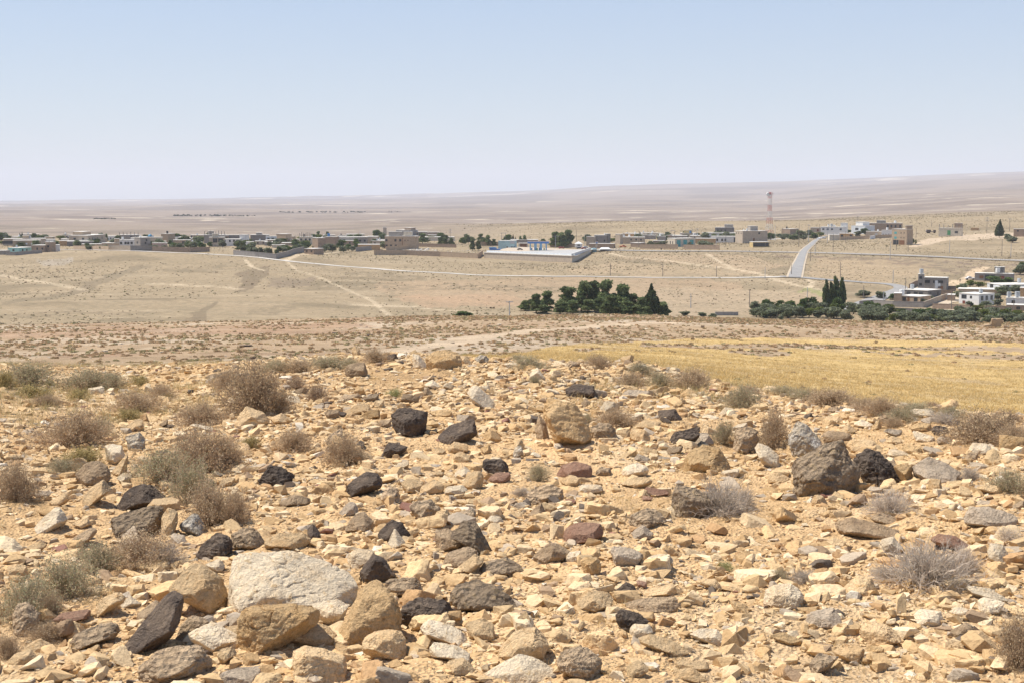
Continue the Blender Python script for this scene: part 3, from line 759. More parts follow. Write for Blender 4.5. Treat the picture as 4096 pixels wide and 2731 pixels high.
for line in HR.strip().split('\n'):
    parts = line.split('|')
    tk = parts[0].split()
    ox, oy, sc = REG[tk[0]]; cl = tk[1]
    pp = np.array([[float(a) for a in t.split(',')] for t in tk[2:]])
    pp = pp / sc + np.array([ox, oy])
    # convex hull so that every outline edge bounds the block
    pts = sorted(map(tuple, pp))
    def half(ps):
        h = []
        for q in ps:
            while len(h) > 1 and (h[-1][0]-h[-2][0])*(q[1]-h[-2][1]) - (h[-1][1]-h[-2][1])*(q[0]-h[-2][0]) <= 0: h.pop()
            h.append(q)
        return h
    hull = np.array(half(pts)[:-1] + half(pts[::-1])[:-1])
    uc, vc = hull.mean(0); vb = hull[:, 1].max(); w = np.ptp(hull[:, 0]); h = np.ptp(hull[:, 1])
    uc = (hull[:, 0].max() + hull[:, 0].min()) / 2; vc = (hull[:, 1].max() + hull[:, 1].min()) / 2
    hk += 1
    rgk = np.random.default_rng(hk * 13)
    topa = float(parts[3]) if len(parts) > 3 else (60 if w > 1.7 * h else 45)
    gb = cast(uc, vb - 0.06 * h, 3.0, 24)
    rb = math.hypot(gb[0], gb[1]); m_px = rb / F
    dr = 0.95
    D = block_depth(w, h, topa)[1] * m_px
    r = rb + D * 0.42
    d = ray(uc, vc); d = d / math.hypot(d[0], d[1]); cen = d * r
    depth = cen[1] * cp - cen[2] * sp; s = depth / F
    poly = [((a - uc) * s, (vc - b) * s) for a, b in hull]
    lev = 6 if w > 150 else (5 if w > 55 else 4)
    amp = {'K': 0.13, 'P': 0.11, 'W': 0.09, 'D': 0.075, 'O': 0.085, 'G': 0.07, 'B': 0.08, 'R': 0.05, 'M': 0.10, 'C': 0.06, 'T': 0.07}[cl]
    V, Fa, D = hero_mesh(poly, dr, hk, amp, lev, topa)
    dn = d / np.linalg.norm(d); rt = np.cross(dn, [0, 0, 1.0]); rt /= np.linalg.norm(rt); up = np.cross(rt, dn)
    W = V[:, :1] * rt + V[:, 1:2] * dn + V[:, 2:] * up
    me = mesh_np('stone', W, Fa, 3, level_smooth(lev))
    nm = 'boulder' if w > 130 else 'stone'
    o = link(nm, me, ROCK[cl][0]); o.location = cen
    lm = parts[1] if len(parts) > 1 else None
    o['label'] = lm or ''
    o['category'] = nm
    rocks.append([o, cl, uc, vc, w, lm])
    if lm: LM.append((parts[2], uc, vc))
    o['_b'] = 1; del o['_b']
print('hero stones', hk)
HB = np.array([[x[0].location[0], x[0].location[1], x[4] * math.hypot(*x[0].location[:2]) / F * 0.5] for x in rocks])
# ---- templates for the scattered stones
def tmpl(level, seed, amp):
    rg = np.random.default_rng(seed)
    k = rg.integers(5, 11)
    N = rg.normal(size=(k, 3)); N[:, 2] *= 1.0
    N = np.vstack([N, [[0, 0, 1], [0, 0, -1], [1, 0, 0], [-1, 0, 0], [0, 1, 0], [0, -1, 0]]])
    N /= np.linalg.norm(N, axis=1)[:, None]
    sc = np.array([rg.uniform(0.8, 1.25), rg.uniform(0.6, 0.95), rg.uniform(0.35, 0.7)])
    d = np.sqrt(((N * sc) ** 2).sum(1)) * rg.uniform(0.72, 1.0, len(N))
    Dv, Fa = ICO[level]
    V = Dv * poly_radius(Dv, N, d, 60)[:, None]
    if amp: V = rough_up(V, amp, seed, 1.0)
    return V * 0.5, Fa

def hull_tmpl(seed):
    """sharp broken chip: hull of a few points"""
    rg = np.random.default_rng(seed); n = int(rg.integers(9, 17))
    p = rg.normal(size=(n, 3)); p /= np.linalg.norm(p, axis=1)[:, None]
    p = np.sign(p) * np.abs(p) ** 0.6 * [rg.uniform(0.8, 1.25), rg.uniform(0.55, 0.9), rg.uniform(0.3, 0.65)] * 0.5
    b = bmesh.new()
    for q in p: b.verts.new(q)
    r_ = bmesh.ops.convex_hull(b, input=b.verts)
    bmesh.ops.delete(b, geom=[v for v in b.verts if not v.link_faces], context='VERTS')
    bmesh.ops.triangulate(b, faces=b.faces[:]); b.verts.index_update()
    V = np.array([v.co[:] for v in b.verts]); Fa = np.array([[v.index for v in f.verts] for f in b.faces]); b.free()
    return V, Fa
def rotm(rg, tilt, n):
    a = rg.uniform(0, 2 * math.pi, n); t = rg.normal(0, tilt, n); b = rg.uniform(0, 2 * math.pi, n)
    ca, sa, ct, st, cb, sb = np.cos(a), np.sin(a), np.cos(t), np.sin(t), np.cos(b), np.sin(b)
    Z0, O = np.zeros(n), np.ones(n)
    R1 = np.stack([ca, -sa, Z0, sa, ca, Z0, Z0, Z0, O], -1).reshape(n, 3, 3)
    R2_ = np.stack([O, Z0, Z0, Z0, ct, -st, Z0, st, ct], -1).reshape(n, 3, 3)
    R3 = np.stack([cb, -sb, Z0, sb, cb, Z0, Z0, Z0, O], -1).reshape(n, 3, 3)
    return R3 @ R2_ @ R1
def knoll_pts(rg, n, r0, r1, azmax=25):
    r = np.sqrt(rg.uniform(r0 * r0, r1 * r1, n)); a = np.radians(rg.uniform(-azmax, azmax, n))
    return r * np.sin(a), r * np.cos(a)
# medium stones, each an object of its own
nmid = 300 - hk
rg = np.random.default_rng(99)
MT = [mesh_np('stone', *tmpl(5, 500 + k, 0.07), 3, False) for k in range(14)]
MTC = {}
k = 0; tries = 0
mids = []
while k < max(nmid, 0) and tries < 9000:
    tries += 1
    x, y = knoll_pts(rg, 1, 4.3, 17.5, 20.5); x, y = float(x[0]), float(y[0])
    sz = rg.uniform(0.10, 0.21)
    u, v = proj(x, y, float(ground(np.array([x]), np.array([y]))[0]))
    if not (10 < u < 4086 and v < 2700): continue
    if u < 1000 and v < 1900 and rg.uniform() < 0.6: continue
    if (np.hypot(HB[:, 0] - x, HB[:, 1] - y) < HB[:, 2] + sz * 0.55).any(): continue
    HB = np.vstack([HB, [x, y, sz * 0.5]])
    cl = str(rg.choice(list('TCOBGPKW'), p=[.45, .31, .11, .04, .04, .02, .02, .01]))
    i = int(rg.integers(14))
    if (i, cl) not in MTC:
        me = MT[i].copy(); me.materials.append(ROCK[cl][0]); MTC[(i, cl)] = me
    o = bpy.data.objects.new('stone', MTC[(i, cl)]); col.objects.link(o)
    o.scale = (sz * rg.uniform(0.85, 1.15), sz * rg.uniform(0.85, 1.15), sz * rg.uniform(0.8, 1.2))
    o.rotation_euler = (rg.normal(0, 0.3), rg.normal(0, 0.3), rg.uniform(0, 6.28))
    gz = float(ground(np.array([x]), np.array([y]))[0])
    o.location = (x, y, gz + sz * 0.10)
    o['category'] = 'stone'
    rocks.append([o, cl, u, v, sz / y * F, None])
    k += 1
# labels: each stone is told from its neighbours by colour, size and where it lies from a landmark rock
DIRS = ['right of', 'upper right of', 'above', 'upper left of', 'left of', 'lower left of', 'below', 'lower right of']
ORD = ['nearest', 'second nearest', 'third nearest', 'fourth nearest', 'fifth nearest', 'sixth nearest', 'seventh nearest', 'eighth nearest', 'ninth nearest', 'tenth nearest', 'eleventh nearest', 'twelfth nearest']
buckets = {}
for rk in rocks:
    if rk[5]: continue
    o, cl, u, v, w, _ = rk
    ds = [(math.hypot(u - a, (v - b) * 1.6), s, a, b) for s, a, b in LM]
    dd, s, a, b = min(ds)
    ang = math.atan2(-(v - b) * 1.6, u - a)
    di = DIRS[int(round(ang / (math.pi / 4))) % 8]
    buckets.setdefault((cl, s, di), []).append((dd, rk))
for (cl, s, di), L in buckets.items():
    L.sort(key=lambda t: t[0])
    for n_, (dd, rk) in enumerate(L):
        w = rk[4]; size = 'large' if w > 130 else 'medium-sized' if w > 75 else 'small'
        pre = '' if len(L) == 1 else ORD[n_] + ' '
        mass = {'K': 'basalt stone', 'D': 'basalt stone', 'R': 'sandstone'}.get(cl, 'stone')
        rk[0]['label'] = f"{pre}{size} {ROCK[cl][1]} {mass} {di} {s}"
for rk in rocks: rk[0]['group'] = 'loose rocks of the knoll'
# ---- the countless smaller stones and gravel: one object
scm = mat('rubble', (0.5, 0.4, 0.25), 0.93, 0.15)
sa = nd(scm, 'ShaderNodeAttribute', attribute_name='Col'); stc = nd(scm, 'ShaderNodeTexCoord')
sn = noise_tex(scm, 60, 5, 0.7, stc.outputs['Object']); sn2 = noise_tex(scm, 18, 4, 0.6, stc.outputs['Object'])
sr = ramp(scm, sn.outputs[0], [(0.3, (0.72, 0.70, 0.68)), (0.5, (1, 1, 1)), (0.72, (1.22, 1.22, 1.2))])
lk(scm, mixc(scm, sa.outputs[0], sr.outputs[0], 1.0, 'MULTIPLY'), bsdf(scm).inputs['Base Color'])
bump(scm, sn.outputs[0], 0.7, 0.012)
PAL = np.array([(0.565,0.385,0.20),(0.605,0.43,0.235),(0.645,0.48,0.285),(0.68,0.54,0.35),(0.50,0.33,0.165),(0.45,0.28,0.14),(0.34,0.235,0.145),(0.40,0.325,0.24),(0.14,0.11,0.085),(0.66,0.57,0.44),(0.28,0.15,0.11),(0.44,0.35,0.25)])
PW = np.array([.24,.22,.17,.10,.11,.05,.03,.025,.012,.012,.004,.04]); PW /= PW.sum()
def scatter(n, r0, r1, s0, s1, level, nt, seed, flat=1.0, avoid=True, az=33, pw=2.2, amp=0.08):
    rg = np.random.default_rng(seed)
    x, y = knoll_pts(rg, n, r0, r1, az)
    den = 0.55 + 0.95 * fbm(P3(x * 0.8, y * 0.8), 3, 91)
    uu = CX + F * x / y
    den += 0.4 * np.exp(-((uu - 1800) / 900.0) ** 2)
    den *= np.where((uu < 900) & (y > 9), 0.45, 1.0)
    ok = rg.uniform(0, 1, n) < np.clip(den, 0.22, 1)
    x, y = x[ok], y[ok]
    if avoid:
        for bx, by, br in HB:
            k2 = np.hypot(x - bx, y - by) > br * 0.8
            x, y = x[k2], y[k2]
    n = len(x)
    t = rg.uniform(0, 1, n); s = (s0 ** (1 - pw) + t * (s1 ** (1 - pw) - s0 ** (1 - pw))) ** (1 / (1 - pw))
    z = ground(x, y) + s * rg.uniform(-0.20, 0.13, n)
    R = rotm(rg, 0.35, n); ti = rg.integers(0, nt, n); ci = rg.choice(len(PAL), n, p=PW)
    Vs, Fs, Cs, o = [], [], [], 0
    for j in range(nt):
        TVv, TF = tmpl(level, seed * 100 + j, amp) if level > 3 else hull_tmpl(seed * 100 + j)
        k3 = np.where(ti == j)[0]
        if not len(k3): continue
        st = s[k3][:, None] * rg.uniform(0.8, 1.25, (len(k3), 3))
        VV = np.einsum('nij,nkj->nki', R[k3], TVv[None] * st[:, None, :]) + np.stack([x[k3], y[k3], z[k3]], -1)[:, None, :]
        Vs.append(VV.reshape(-1, 3)); Fs.append((TF[None] + (o + np.arange(len(k3)) * len(TVv))[:, None, None]).reshape(-1, 3))
        cc = PAL[ci[k3]] * rg.uniform(0.85, 1.12, (len(k3), 1))
        Cs.append(np.repeat(cc, len(TVv), 0)); o += len(k3) * len(TVv)
    return np.vstack(Vs), np.vstack(Fs), np.vstack(Cs)
def merged(name, parts, m, label, cat, smooth=False):
    Vs, Fs, Cs, o = [], [], [], 0
    for V, Fx, Cx in parts:
        Vs.append(V); Fs.append(Fx + o); Cs.append(Cx); o += len(V)
    me = mesh_np(name, np.vstack(Vs), np.vstack(Fs), Fs[0].shape[1], smooth); setcol(me, np.vstack(Cs))
    ob = link(name, me, m); tag(ob, label, cat, kind='stuff')
    return ob
parts = [scatter(5000, 3.9, 23, 0.10, 0.17, 4, 20, 10, pw=2.8, amp=0.09),
         scatter(60000, 3.9, 23, 0.055, 0.13, 3, 40, 11, pw=2.4, amp=0.07),
         scatter(125000, 3.9, 23, 0.025, 0.055, 2, 20, 12, avoid=False),
         scatter(50000, 3.9, 15, 0.014, 0.034, 2, 10, 13, avoid=False, amp=0),
         scatter(34000, 3.9, 8.5, 0.006, 0.016, 1, 8, 14, avoid=False, amp=0)]
merged('rubble', parts, scm, 'small tan and cream stones and gravel strewn all over the knoll', 'rubble', False)
# ================================================================= VEGETATION
def leafmat(name, c, var=0.25, trans=0.0):
    m = mat(name, c, 0.85, 0.1)
    a = nd(m, 'ShaderNodeAttribute', attribute_name='Col')
    oi = nd(m, 'ShaderNodeObjectInfo')
    mr = nd(m, 'ShaderNodeMapRange'); lk(m, oi.outputs['Random'], mr.inputs[0]); mr.inputs[3].default_value = 1 - var * 0.6; mr.inputs[4].default_value = 1 + var * 0.6
    hs = nd(m, 'ShaderNodeHueSaturation'); lk(m, a.outputs[0], hs.inputs['Color']); lk(m, mr.outputs[0], hs.inputs['Value'])
    lk(m, hs.outputs[0], bsdf(m).inputs['Base Color'])
    tl = nd(m, 'ShaderNodeBsdfTranslucent'); lk(m, hs.outputs[0], tl.inputs[0]); ms = nd(m, 'ShaderNodeMixShader'); ms.inputs[0].default_value = 0.35
    lk(m, bsdf(m).outputs[0], ms.inputs[1]); lk(m, tl.outputs[0], ms.inputs[2]); lk(m, ms.outputs[0], m.node_tree.nodes['Material Output'].inputs[0])
    return m
LEAF = leafmat('foliage', (0.1, 0.1, 0.05)); TWIG = leafmat('dry_twigs', (0.3, 0.2, 0.13)); STRAW = leafmat('dry_grass', (0.5, 0.38, 0.16))
BARK = mat('bark', (0.16, 0.12, 0.09), 0.95, 0.1)
_bn = noise_tex(BARK, 9, 4); bump(BARK, _bn.outputs[0], 0.5, 0.03)
def unit(v): return v / np.maximum(np.linalg.norm(v, axis=-1, keepdims=True), 1e-9)
def ribbons(P0, P1, w0, w1, rg):
    """one thin strip per segment"""
    d = unit(P1 - P0); s = unit(np.cross(d, rg.normal(size=d.shape)))
    n = len(P0)
    V = np.stack([P0 - s*w0[:, None], P0 + s*w0[:, None], P1 + s*w1[:, None], P1 - s*w1[:, None]], 1).reshape(-1, 3)
    return V, np.arange(n * 4).reshape(n, 4)
def quads_at(Pc, size, rg, elong=1.6):
    n = len(Pc)
    a = unit(rg.normal(size=(n, 3))); b = unit(np.cross(a, rg.normal(size=(n, 3))))
    a = a * (size * elong)[:, None] * 0.5; b = b * size[:, None] * 0.5
    V = np.stack([Pc - a*0.9, Pc - b, Pc + a, Pc + b], 1).reshape(-1, 3)
    return V, np.arange(n * 4).reshape(n, 4)
def bush(seed, nmain, nleaf, ctw, clf, wtw, lsize, spread=(8, 85), hr=0.75):
    """dome of fine curved twigs in a unit radius; returns stem mesh and foliage mesh"""
    rg = np.random.default_rng(seed)
    az = rg.uniform(0, 2*math.pi, nmain); el = np.radians(rg.uniform(spread[0], spread[1], nmain))
    D = np.stack([np.cos(az)*np.cos(el), np.sin(az)*np.cos(el), np.sin(el) * hr], -1)
    lump = 0.80 + 0.28 * fbm(D * 2.3 + seed, 2, seed)
    L = lump * rg.uniform(0.75, 1.08, nmain)
    B0 = rg.normal(0, 0.07, (nmain, 3)); B0[:, 2] = -0.03
    segsA, segsB, W0, W1 = [], [], [], []
    k = 5; prev = B0; bend = rg.normal(0, 0.16, (nmain, 3)); nodes = [B0]
    for i in range(1, k + 1):
        t = i / k
        nx = B0 + D * (L * t)[:, None] + bend * math.sin(t * 2.4) * 0.5 + rg.normal(0, 0.02, (nmain, 3)) + np.array([0, 0, 0.12 * t * (1 - t)])
        segsA.append(prev); segsB.append(nx); W0.append(np.full(nmain, wtw * (1.25 - 0.8*(i-1)/k))); W1.append(np.full(nmain, wtw * (1.25 - 0.8*i/k)))
        prev = nx; nodes.append(nx)
    nodes = np.stack(nodes, 1)
    tips = []
    for rep in range(5):                                             # side twigs
        j = rg.integers(2, k, nmain); f = rg.uniform(0, 1, nmain)[:, None]
        S = nodes[np.arange(nmain), j] * (1 - f) + nodes[np.arange(nmain), j + 1] * f
        dd = unit(D + rg.normal(0, 0.55, D.shape)); ln = rg.uniform(0.12, 0.34, nmain)[:, None]
        M = S + dd * ln * 0.5 + rg.normal(0, 0.015, S.shape); E = S + dd * ln + rg.normal(0, 0.03, S.shape) + [0, 0, 0.02]
        for a, b, w in ((S, M, 0.6), (M, E, 0.45)):
            segsA.append(a); segsB.append(b); W0.append(np.full(nmain, wtw * w)); W1.append(np.full(nmain, wtw * w * 0.7))
        tips += [M, E]
    V, Fq = ribbons(np.vstack(segsA), np.vstack(segsB), np.concatenate(W0), np.concatenate(W1), rg)
    V[:, 2] = np.maximum(V[:, 2], -0.05)
    tw = mesh_np('stems', V, Fq, 4, False)
    setcol(tw, np.repeat(np.array(ctw)[None] * rg.uniform(0.65, 1.3, (len(Fq), 1)), 4, 0)); tw.materials.append(TWIG)
    lf_ = None
    if nleaf:
        T = np.vstack(tips + [nodes[:, 4], nodes[:, 5]])
        Pl = T[rg.integers(0, len(T), nleaf)] + rg.normal(0, 0.035, (nleaf, 3))
        Pl[:, 2] = np.maximum(Pl[:, 2], 0)
        V, Fq = quads_at(Pl, rg.uniform(0.6, 1.4, nleaf) * lsize, rg)
        lf_ = mesh_np('foliage', V, Fq, 4, False)
        cl = np.array([clf[i] for i in rg.integers(0, len(clf), nleaf)]) * rg.uniform(0.7, 1.3, (nleaf, 1))
        setcol(lf_, np.repeat(cl, 4, 0)); lf_.materials.append(LEAF)
    return tw, lf_
BR = [(0.50, 0.385, 0.245), (0.58, 0.46, 0.30), (0.44, 0.315, 0.19)]
GG = [(0.39, 0.37, 0.23), (0.46, 0.40, 0.25), (0.31, 0.30, 0.17), (0.45, 0.33, 0.21)]
OL = [(0.42, 0.34, 0.15), (0.50, 0.39, 0.18), (0.34, 0.29, 0.13)]
PU = [(0.45, 0.33, 0.22), (0.52, 0.39, 0.26), (0.38, 0.28, 0.19)]
GN = [(0.24, 0.30, 0.11), (0.33, 0.36, 0.16)]
BT = {'b': [bush(s, 190, 6500, (0.40, 0.29, 0.20), BR, 0.006, 0.021) for s in (1, 2, 3)],
      'g': [bush(s, 170, 6000, (0.43, 0.34, 0.24), GG, 0.006, 0.023) for s in (4, 5, 6)],
      'o': [bush(s, 110, 3000, (0.33, 0.26, 0.14), OL, 0.008, 0.034) for s in (7, 8)],
      'p': [bush(s, 120, 3400, (0.28, 0.19, 0.13), PU, 0.007, 0.028) for s in (9, 10)],
      's': [bush(s, 260, 0, (0.56, 0.48, 0.39), None, 0.0085, 0, (2, 80), 0.62) for s in (11, 12, 13)],
      'n': [bush(s, 110, 1600, (0.33, 0.30, 0.15), GN, 0.009, 0.026) for s in (14,)]}
BN = {'b': 'brown dry fluffy shrub', 'g': 'grey-green dry shrub', 'o': 'olive-yellow low shrub', 'p': 'purple-brown dry shrub', 's': 'bare silvery twig bush', 'n': 'fresh green tuft'}
BL = '''1020,1672,290,235,b 905,1560,150,90,b 1105,1660,150,120,b 810,1705,240,95,b 300,1795,300,165,b 400,1760,120,90,g 795,1905,290,200,b 900,1880,170,150,b 640,1945,260,130,g
760,2030,230,190,g 850,2112,260,200,b 940,2100,130,150,b 560,2285,330,150,b 660,2270,170,110,s 400,2300,220,120,g 270,2400,270,170,g 110,2500,260,170,g 200,2470,120,90,b 70,2010,190,160,b 180,2575,160,80,b 30,2640,120,110,b
120,1592,170,55,o 190,1628,130,55,b 545,1652,240,90,b 640,1600,140,60,b 510,1690,130,55,o 350,1572,240,85,g 110,1545,230,90,g 200,1545,60,28,n 555,1545,100,45,o 450,1555,110,60,g 320,1600,110,40,o 330,1870,180,70,o 260,1900,150,60,g 20,1560,90,80,o
1175,1812,190,95,b 1375,1872,200,130,b 1270,1612,115,75,p 1505,1452,130,62,b 1310,1480,180,52,g 1200,1500,170,60,b 1100,1500,140,60,g 1580,1592,90,36,n 1080,1560,90,60,p 1400,1470,90,40,g 1010,1795,90,50,o 1180,1560,100,50,p
2120,1482,170,62,g 2395,1476,140,58,b 2520,1548,150,62,b 2560,1500,110,45,g 2640,1560,120,70,g 2760,1562,200,100,b 2960,1640,165,95,g 3000,1590,110,45,b 2465,1712,190,85,b 2890,1780,105,95,g 3090,1800,140,175,b 2880,2068,270,180,s 2970,2040,120,110,s 2150,1925,110,70,g 2085,1988,75,42,s 2140,1535,60,30,g 2070,1420,70,26,g 2350,1700,60,50,g
3550,2074,205,115,s 3775,1698,120,48,s 3880,1928,95,62,s 3320,1632,260,80,b 3220,1610,140,55,g 3520,1672,180,85,b 3600,1690,150,60,g 3930,1792,330,130,b 4060,1800,160,110,b 4030,1694,120,45,p 3650,1655,180,42,g 4030,1975,170,80,g 3140,1585,150,42,g 3575,1712,95,42,b 3800,1680,120,40,g 3450,1640,120,45,b 3730,1640,90,35,p
3720,2375,390,210,s 3560,2345,190,85,s 3850,2300,160,110,s 3215,2338,140,62,s 3110,2330,100,50,g 4065,2690,190,235,b 4030,2172,120,60,s 3270,1870,110,50,o 3690,2270,120,50,b 2900,2290,90,45,n'''
bl = [t.split(',') for t in BL.split()]
cnt = {}
def near_lm(u, v):
    dd, s, a, b = min((math.hypot(u - a, (v - b) * 1.6), s, a, b) for s, a, b in LM)
    return s, DIRS[int(round(math.atan2(-(v - b) * 1.6, u - a) / (math.pi / 4))) % 8], dd
SH = []
for k, (u, v, w, h, t) in enumerate(bl):
    u, v, w, h = map(float, (u, v, w, h))
    g = cast(u, v, 3, 24); r = math.hypot(g[0], g[1]); s = r / F
    W = w * s * 0.66; H = h * s * 1.3
    g = g * 1.0; rr_ = r + W * 0.55; g[:2] *= rr_ / r; g[2] = float(ground(g[:1], g[1:2])[0])
    vs = BT[t]; tw, lf_ = vs[k % len(vs)]
    root = empty('shrub', g, k * 1.7)
    root.scale = (W, W * 0.9, H)
    a = link('stems', tw, None, root)
    if lf_: link('foliage', lf_, None, root)
    root['category'] = 'shrub'; root['group'] = 'shrubs on the stony knoll'
    sname, di, dd = near_lm(u, v)
    SH.append((root, t, 'big' if w > 220 else 'small' if w < 115 else '', sname, di, dd))
bk = {}
for x in SH: bk.setdefault((x[1], x[2], x[3], x[4]), []).append(x)
for (t, sz, s, di), L in bk.items():
    L.sort(key=lambda q: q[5])
    for n_, q in enumerate(L):
        pre = '' if len(L) == 1 else ORD[n_] + ' '
        q[0]['label'] = f"{pre}{sz + ' ' if sz else ''}{BN[t]} {di} {s}"
# ---- dry grass tufts on the knoll
def tufts(x, y, nb, h0, h1, w, cols, seed, lean=0.5, rad=0.03):
    rg = np.random.default_rng(seed); n = len(x)
    z = ground(x, y)
    bx = np.repeat(x, nb) + rg.normal(0, rad, n*nb); by = np.repeat(y, nb) + rg.normal(0, rad, n*nb); bz = np.repeat(z, nb) - 0.01
    h = rg.uniform(h0, h1, n*nb) * np.repeat(rg.uniform(0.7, 1.3, n), nb)
    a = rg.uniform(0, 2*math.pi, n*nb); l = rg.uniform(0.05, lean * 1.6, n*nb) * h
    B = np.stack([bx, by, bz], -1); T = B + np.stack([np.cos(a)*l, np.sin(a)*l, h], -1)
    b = rg.uniform(0, 2*math.pi, n*nb); s = np.stack([np.cos(b), np.sin(b), b*0], -1) * w
    V = np.stack([B - s, B + s, T], 1).reshape(-1, 3); Fq = np.arange(n*nb*3).reshape(-1, 3)
    cc = np.array([cols[i] for i in np.repeat(rg.integers(0, len(cols), n), nb)]) * rg.uniform(0.75, 1.25, (n*nb, 1))
    return V, Fq, np.repeat(cc, 3, 0)
rg = np.random.default_rng(5)
x, y = knoll_pts(rg, 20000, 3.9, 21, 32)
den = fbm(P3(x * 0.9, y * 0.9), 3, 191); uu = CX + F * x / y
ok = (den > 0.12) | ((uu < 1000) & (y > 9) & (den > -0.35))
x, y = x[ok], y[ok]
lx, ly = knoll_pts(rg, 9000, 11, 26, 23); lu = CX + F * lx / ly; lk_ = ((lu < 900) | (lu > 2300)) & (fbm(P3(lx * 0.7, ly * 0.7), 3, 195) > -0.05) & (ly > 12); lx, ly = lx[lk_], ly[lk_]
SC = [(0.52, 0.38, 0.17), (0.47, 0.33, 0.15), (0.58, 0.45, 0.24), (0.42, 0.31, 0.18)]
merged('dry_grass', [tufts(x, y, 16, 0.012, 0.045, 0.0016, SC, 6, 1.0, 0.022), tufts(lx, ly, 14, 0.04, 0.13, 0.0025, [(0.55, 0.42, 0.20), (0.48, 0.42, 0.22), (0.60, 0.47, 0.26)], 61, 0.6, 0.05)], STRAW, 'sparse straw-coloured dry grass between the stones of the knoll', 'dry grass')
# ---- golden stubble field
iaf = lambda x, y: (np.clip(np.round(np.interp(np.arctan2(x, y), AZ, np.arange(len(AZ)))), 0, len(AZ)-1).astype(int), np.clip(np.round(np.interp(np.log(np.hypot(x, y)), LR, np.arange(len(LR)))), 0, len(LR)-1).astype(int))
FG = FIELD.reshape(nA, nR)
rg = np.random.default_rng(8)
n = 120000
r = np.exp(rg.uniform(math.log(26), math.log(210), n)); a = np.radians(rg.uniform(-4, 27, n)); x, y = r*np.sin(a), r*np.cos(a)
i, j = iaf(x, y); ok = FG[i, j]; x, y = x[ok], y[ok]
FC_ = [(0.62, 0.445, 0.19), (0.66, 0.50, 0.24), (0.56, 0.40, 0.17), (0.70, 0.55, 0.30)]
merged('stubble_field', [tufts(x, y, 5, 0.04, 0.13, 0.014, FC_, 9, 1.0, 0.09)], STRAW, 'golden dry cereal stubble covering the field beyond the knoll', 'stubble')
# ---- cushion shrubs
def cushion(seed, nf, lsize, cols, flat=0.62):
    rg = np.random.default_rng(seed)
    D = unit(rg.normal(size=(nf, 3))); D[:, 2] = np.abs(D[:, 2])
    R = rg.uniform(0.45, 1.0, nf) ** 0.5 * (0.85 + 0.3 * fbm(D * 1.8 + seed, 2, seed))
    Pq = D * R[:, None]; Pq[:, 2] *= flat
    V, Fq = quads_at(Pq, rg.uniform(0.6, 1.4, nf) * lsize, rg, 1.4)
    c = np.array([cols[i] for i in rg.integers(0, len(cols), nf)]) * rg.uniform(0.65, 1.35, (nf, 1))
    return V, Fq, np.repeat(c, 4, 0)
def multi(tm, x, y, s, seed, cvar=0.25):
    rg = np.random.default_rng(seed); n = len(x); z = ground(x, y) - s * 0.05
    Vs, Fs, Cs, o = [], [], [], 0
    ti = rg.integers(0, len(tm), n); a = rg.uniform(0, 6.28, n); hs = rg.uniform(0.7, 1.2, n); cv = rg.uniform(1 - cvar, 1 + cvar, (n, 1, 1))
    for j, (V, Fq, Cq) in enumerate(tm):
        k = np.where(ti == j)[0]
        ca, sa_ = np.cos(a[k])[:, None], np.sin(a[k])[:, None]
        X = (V[None, :, 0]*ca - V[None, :, 1]*sa_) * s[k][:, None] + x[k][:, None]
        Y = (V[None, :, 0]*sa_ + V[None, :, 1]*ca) * s[k][:, None] + y[k][:, None]
        Zz = V[None, :, 2] * (s[k]*hs[k])[:, None] + z[k][:, None]
        Vs.append(np.stack([X, Y, Zz], -1).reshape(-1, 3))
        Fs.append((Fq[None] + (o + np.arange(len(k))*len(V))[:, None, None]).reshape(-1, Fq.shape[1])); o += len(k)*len(V)
        Cs.append((Cq[None] * cv[k]).reshape(-1, 3))
    return np.vstack(Vs), np.vstack(Fs), np.vstack(Cs)
CB = [(0.46, 0.325, 0.195), (0.50, 0.365, 0.225), (0.40, 0.28, 0.165)]
CO_ = [(0.46, 0.36, 0.20), (0.40, 0.31, 0.175), (0.50, 0.38, 0.22)]
CG = [(0.33, 0.30, 0.16), (0.38, 0.33, 0.19)]
rg = np.random.default_rng(12)
n = 46000
r = np.sqrt(rg.uniform(27**2, 300**2, n)); a = np.radians(rg.uniform(-24, 24, n)); x, y = r*np.sin(a), r*np.cos(a)
i, j = iaf(x, y); infield = FG[i, j]; u_ = CX + F*x/y
trk = C[:, 0].reshape(nA, nR)[i, j] > 0.46
den = 0.5 + 0.55 * fbm(P3(x * 0.035, y * 0.035), 4, 201) + 0.2 * vnoise(P3(u_ / 300., np.log(r) * 25), 203)
den = np.where(infield, 0.03, den) + np.where((r > 150) & (u_ > 1500) & ~infield, 0.35, 0)
den = np.where(u_ < 1300, den * np.clip(1.5 - r / 260., 0.25, 1), den)
ok = (~trk | infield) & (rg.uniform(0, 1.5, n) < den)
x, y, r, u_ = x[ok], y[ok], r[ok], u_[ok]
s = rg.uniform(0.10, 0.29, len(x)) * np.clip(0.8 + r / 500, 0, 1.3)
_, v_ = proj(x, y, ground(x, y)); vc_ = np.interp(u_, UC, VCR)
vis = v_ < vc_ - 8
order = np.argsort(-(s / r) * vis * ((u_ > 10) & (u_ < 4086)))
ind = order[:200]; rest = np.setdiff1d(np.arange(len(x)), ind)
HQ = [cushion(k, 420, 0.14, [CB, CO_, CB, CO_, CG][k % 5]) for k in range(5)]
HQM = []
for V, Fq, Cq in HQ:
    me = mesh_np('cushion_shrub', V, Fq, 4, False); setcol(me, Cq); me.materials.append(LEAF); HQM.append(me)
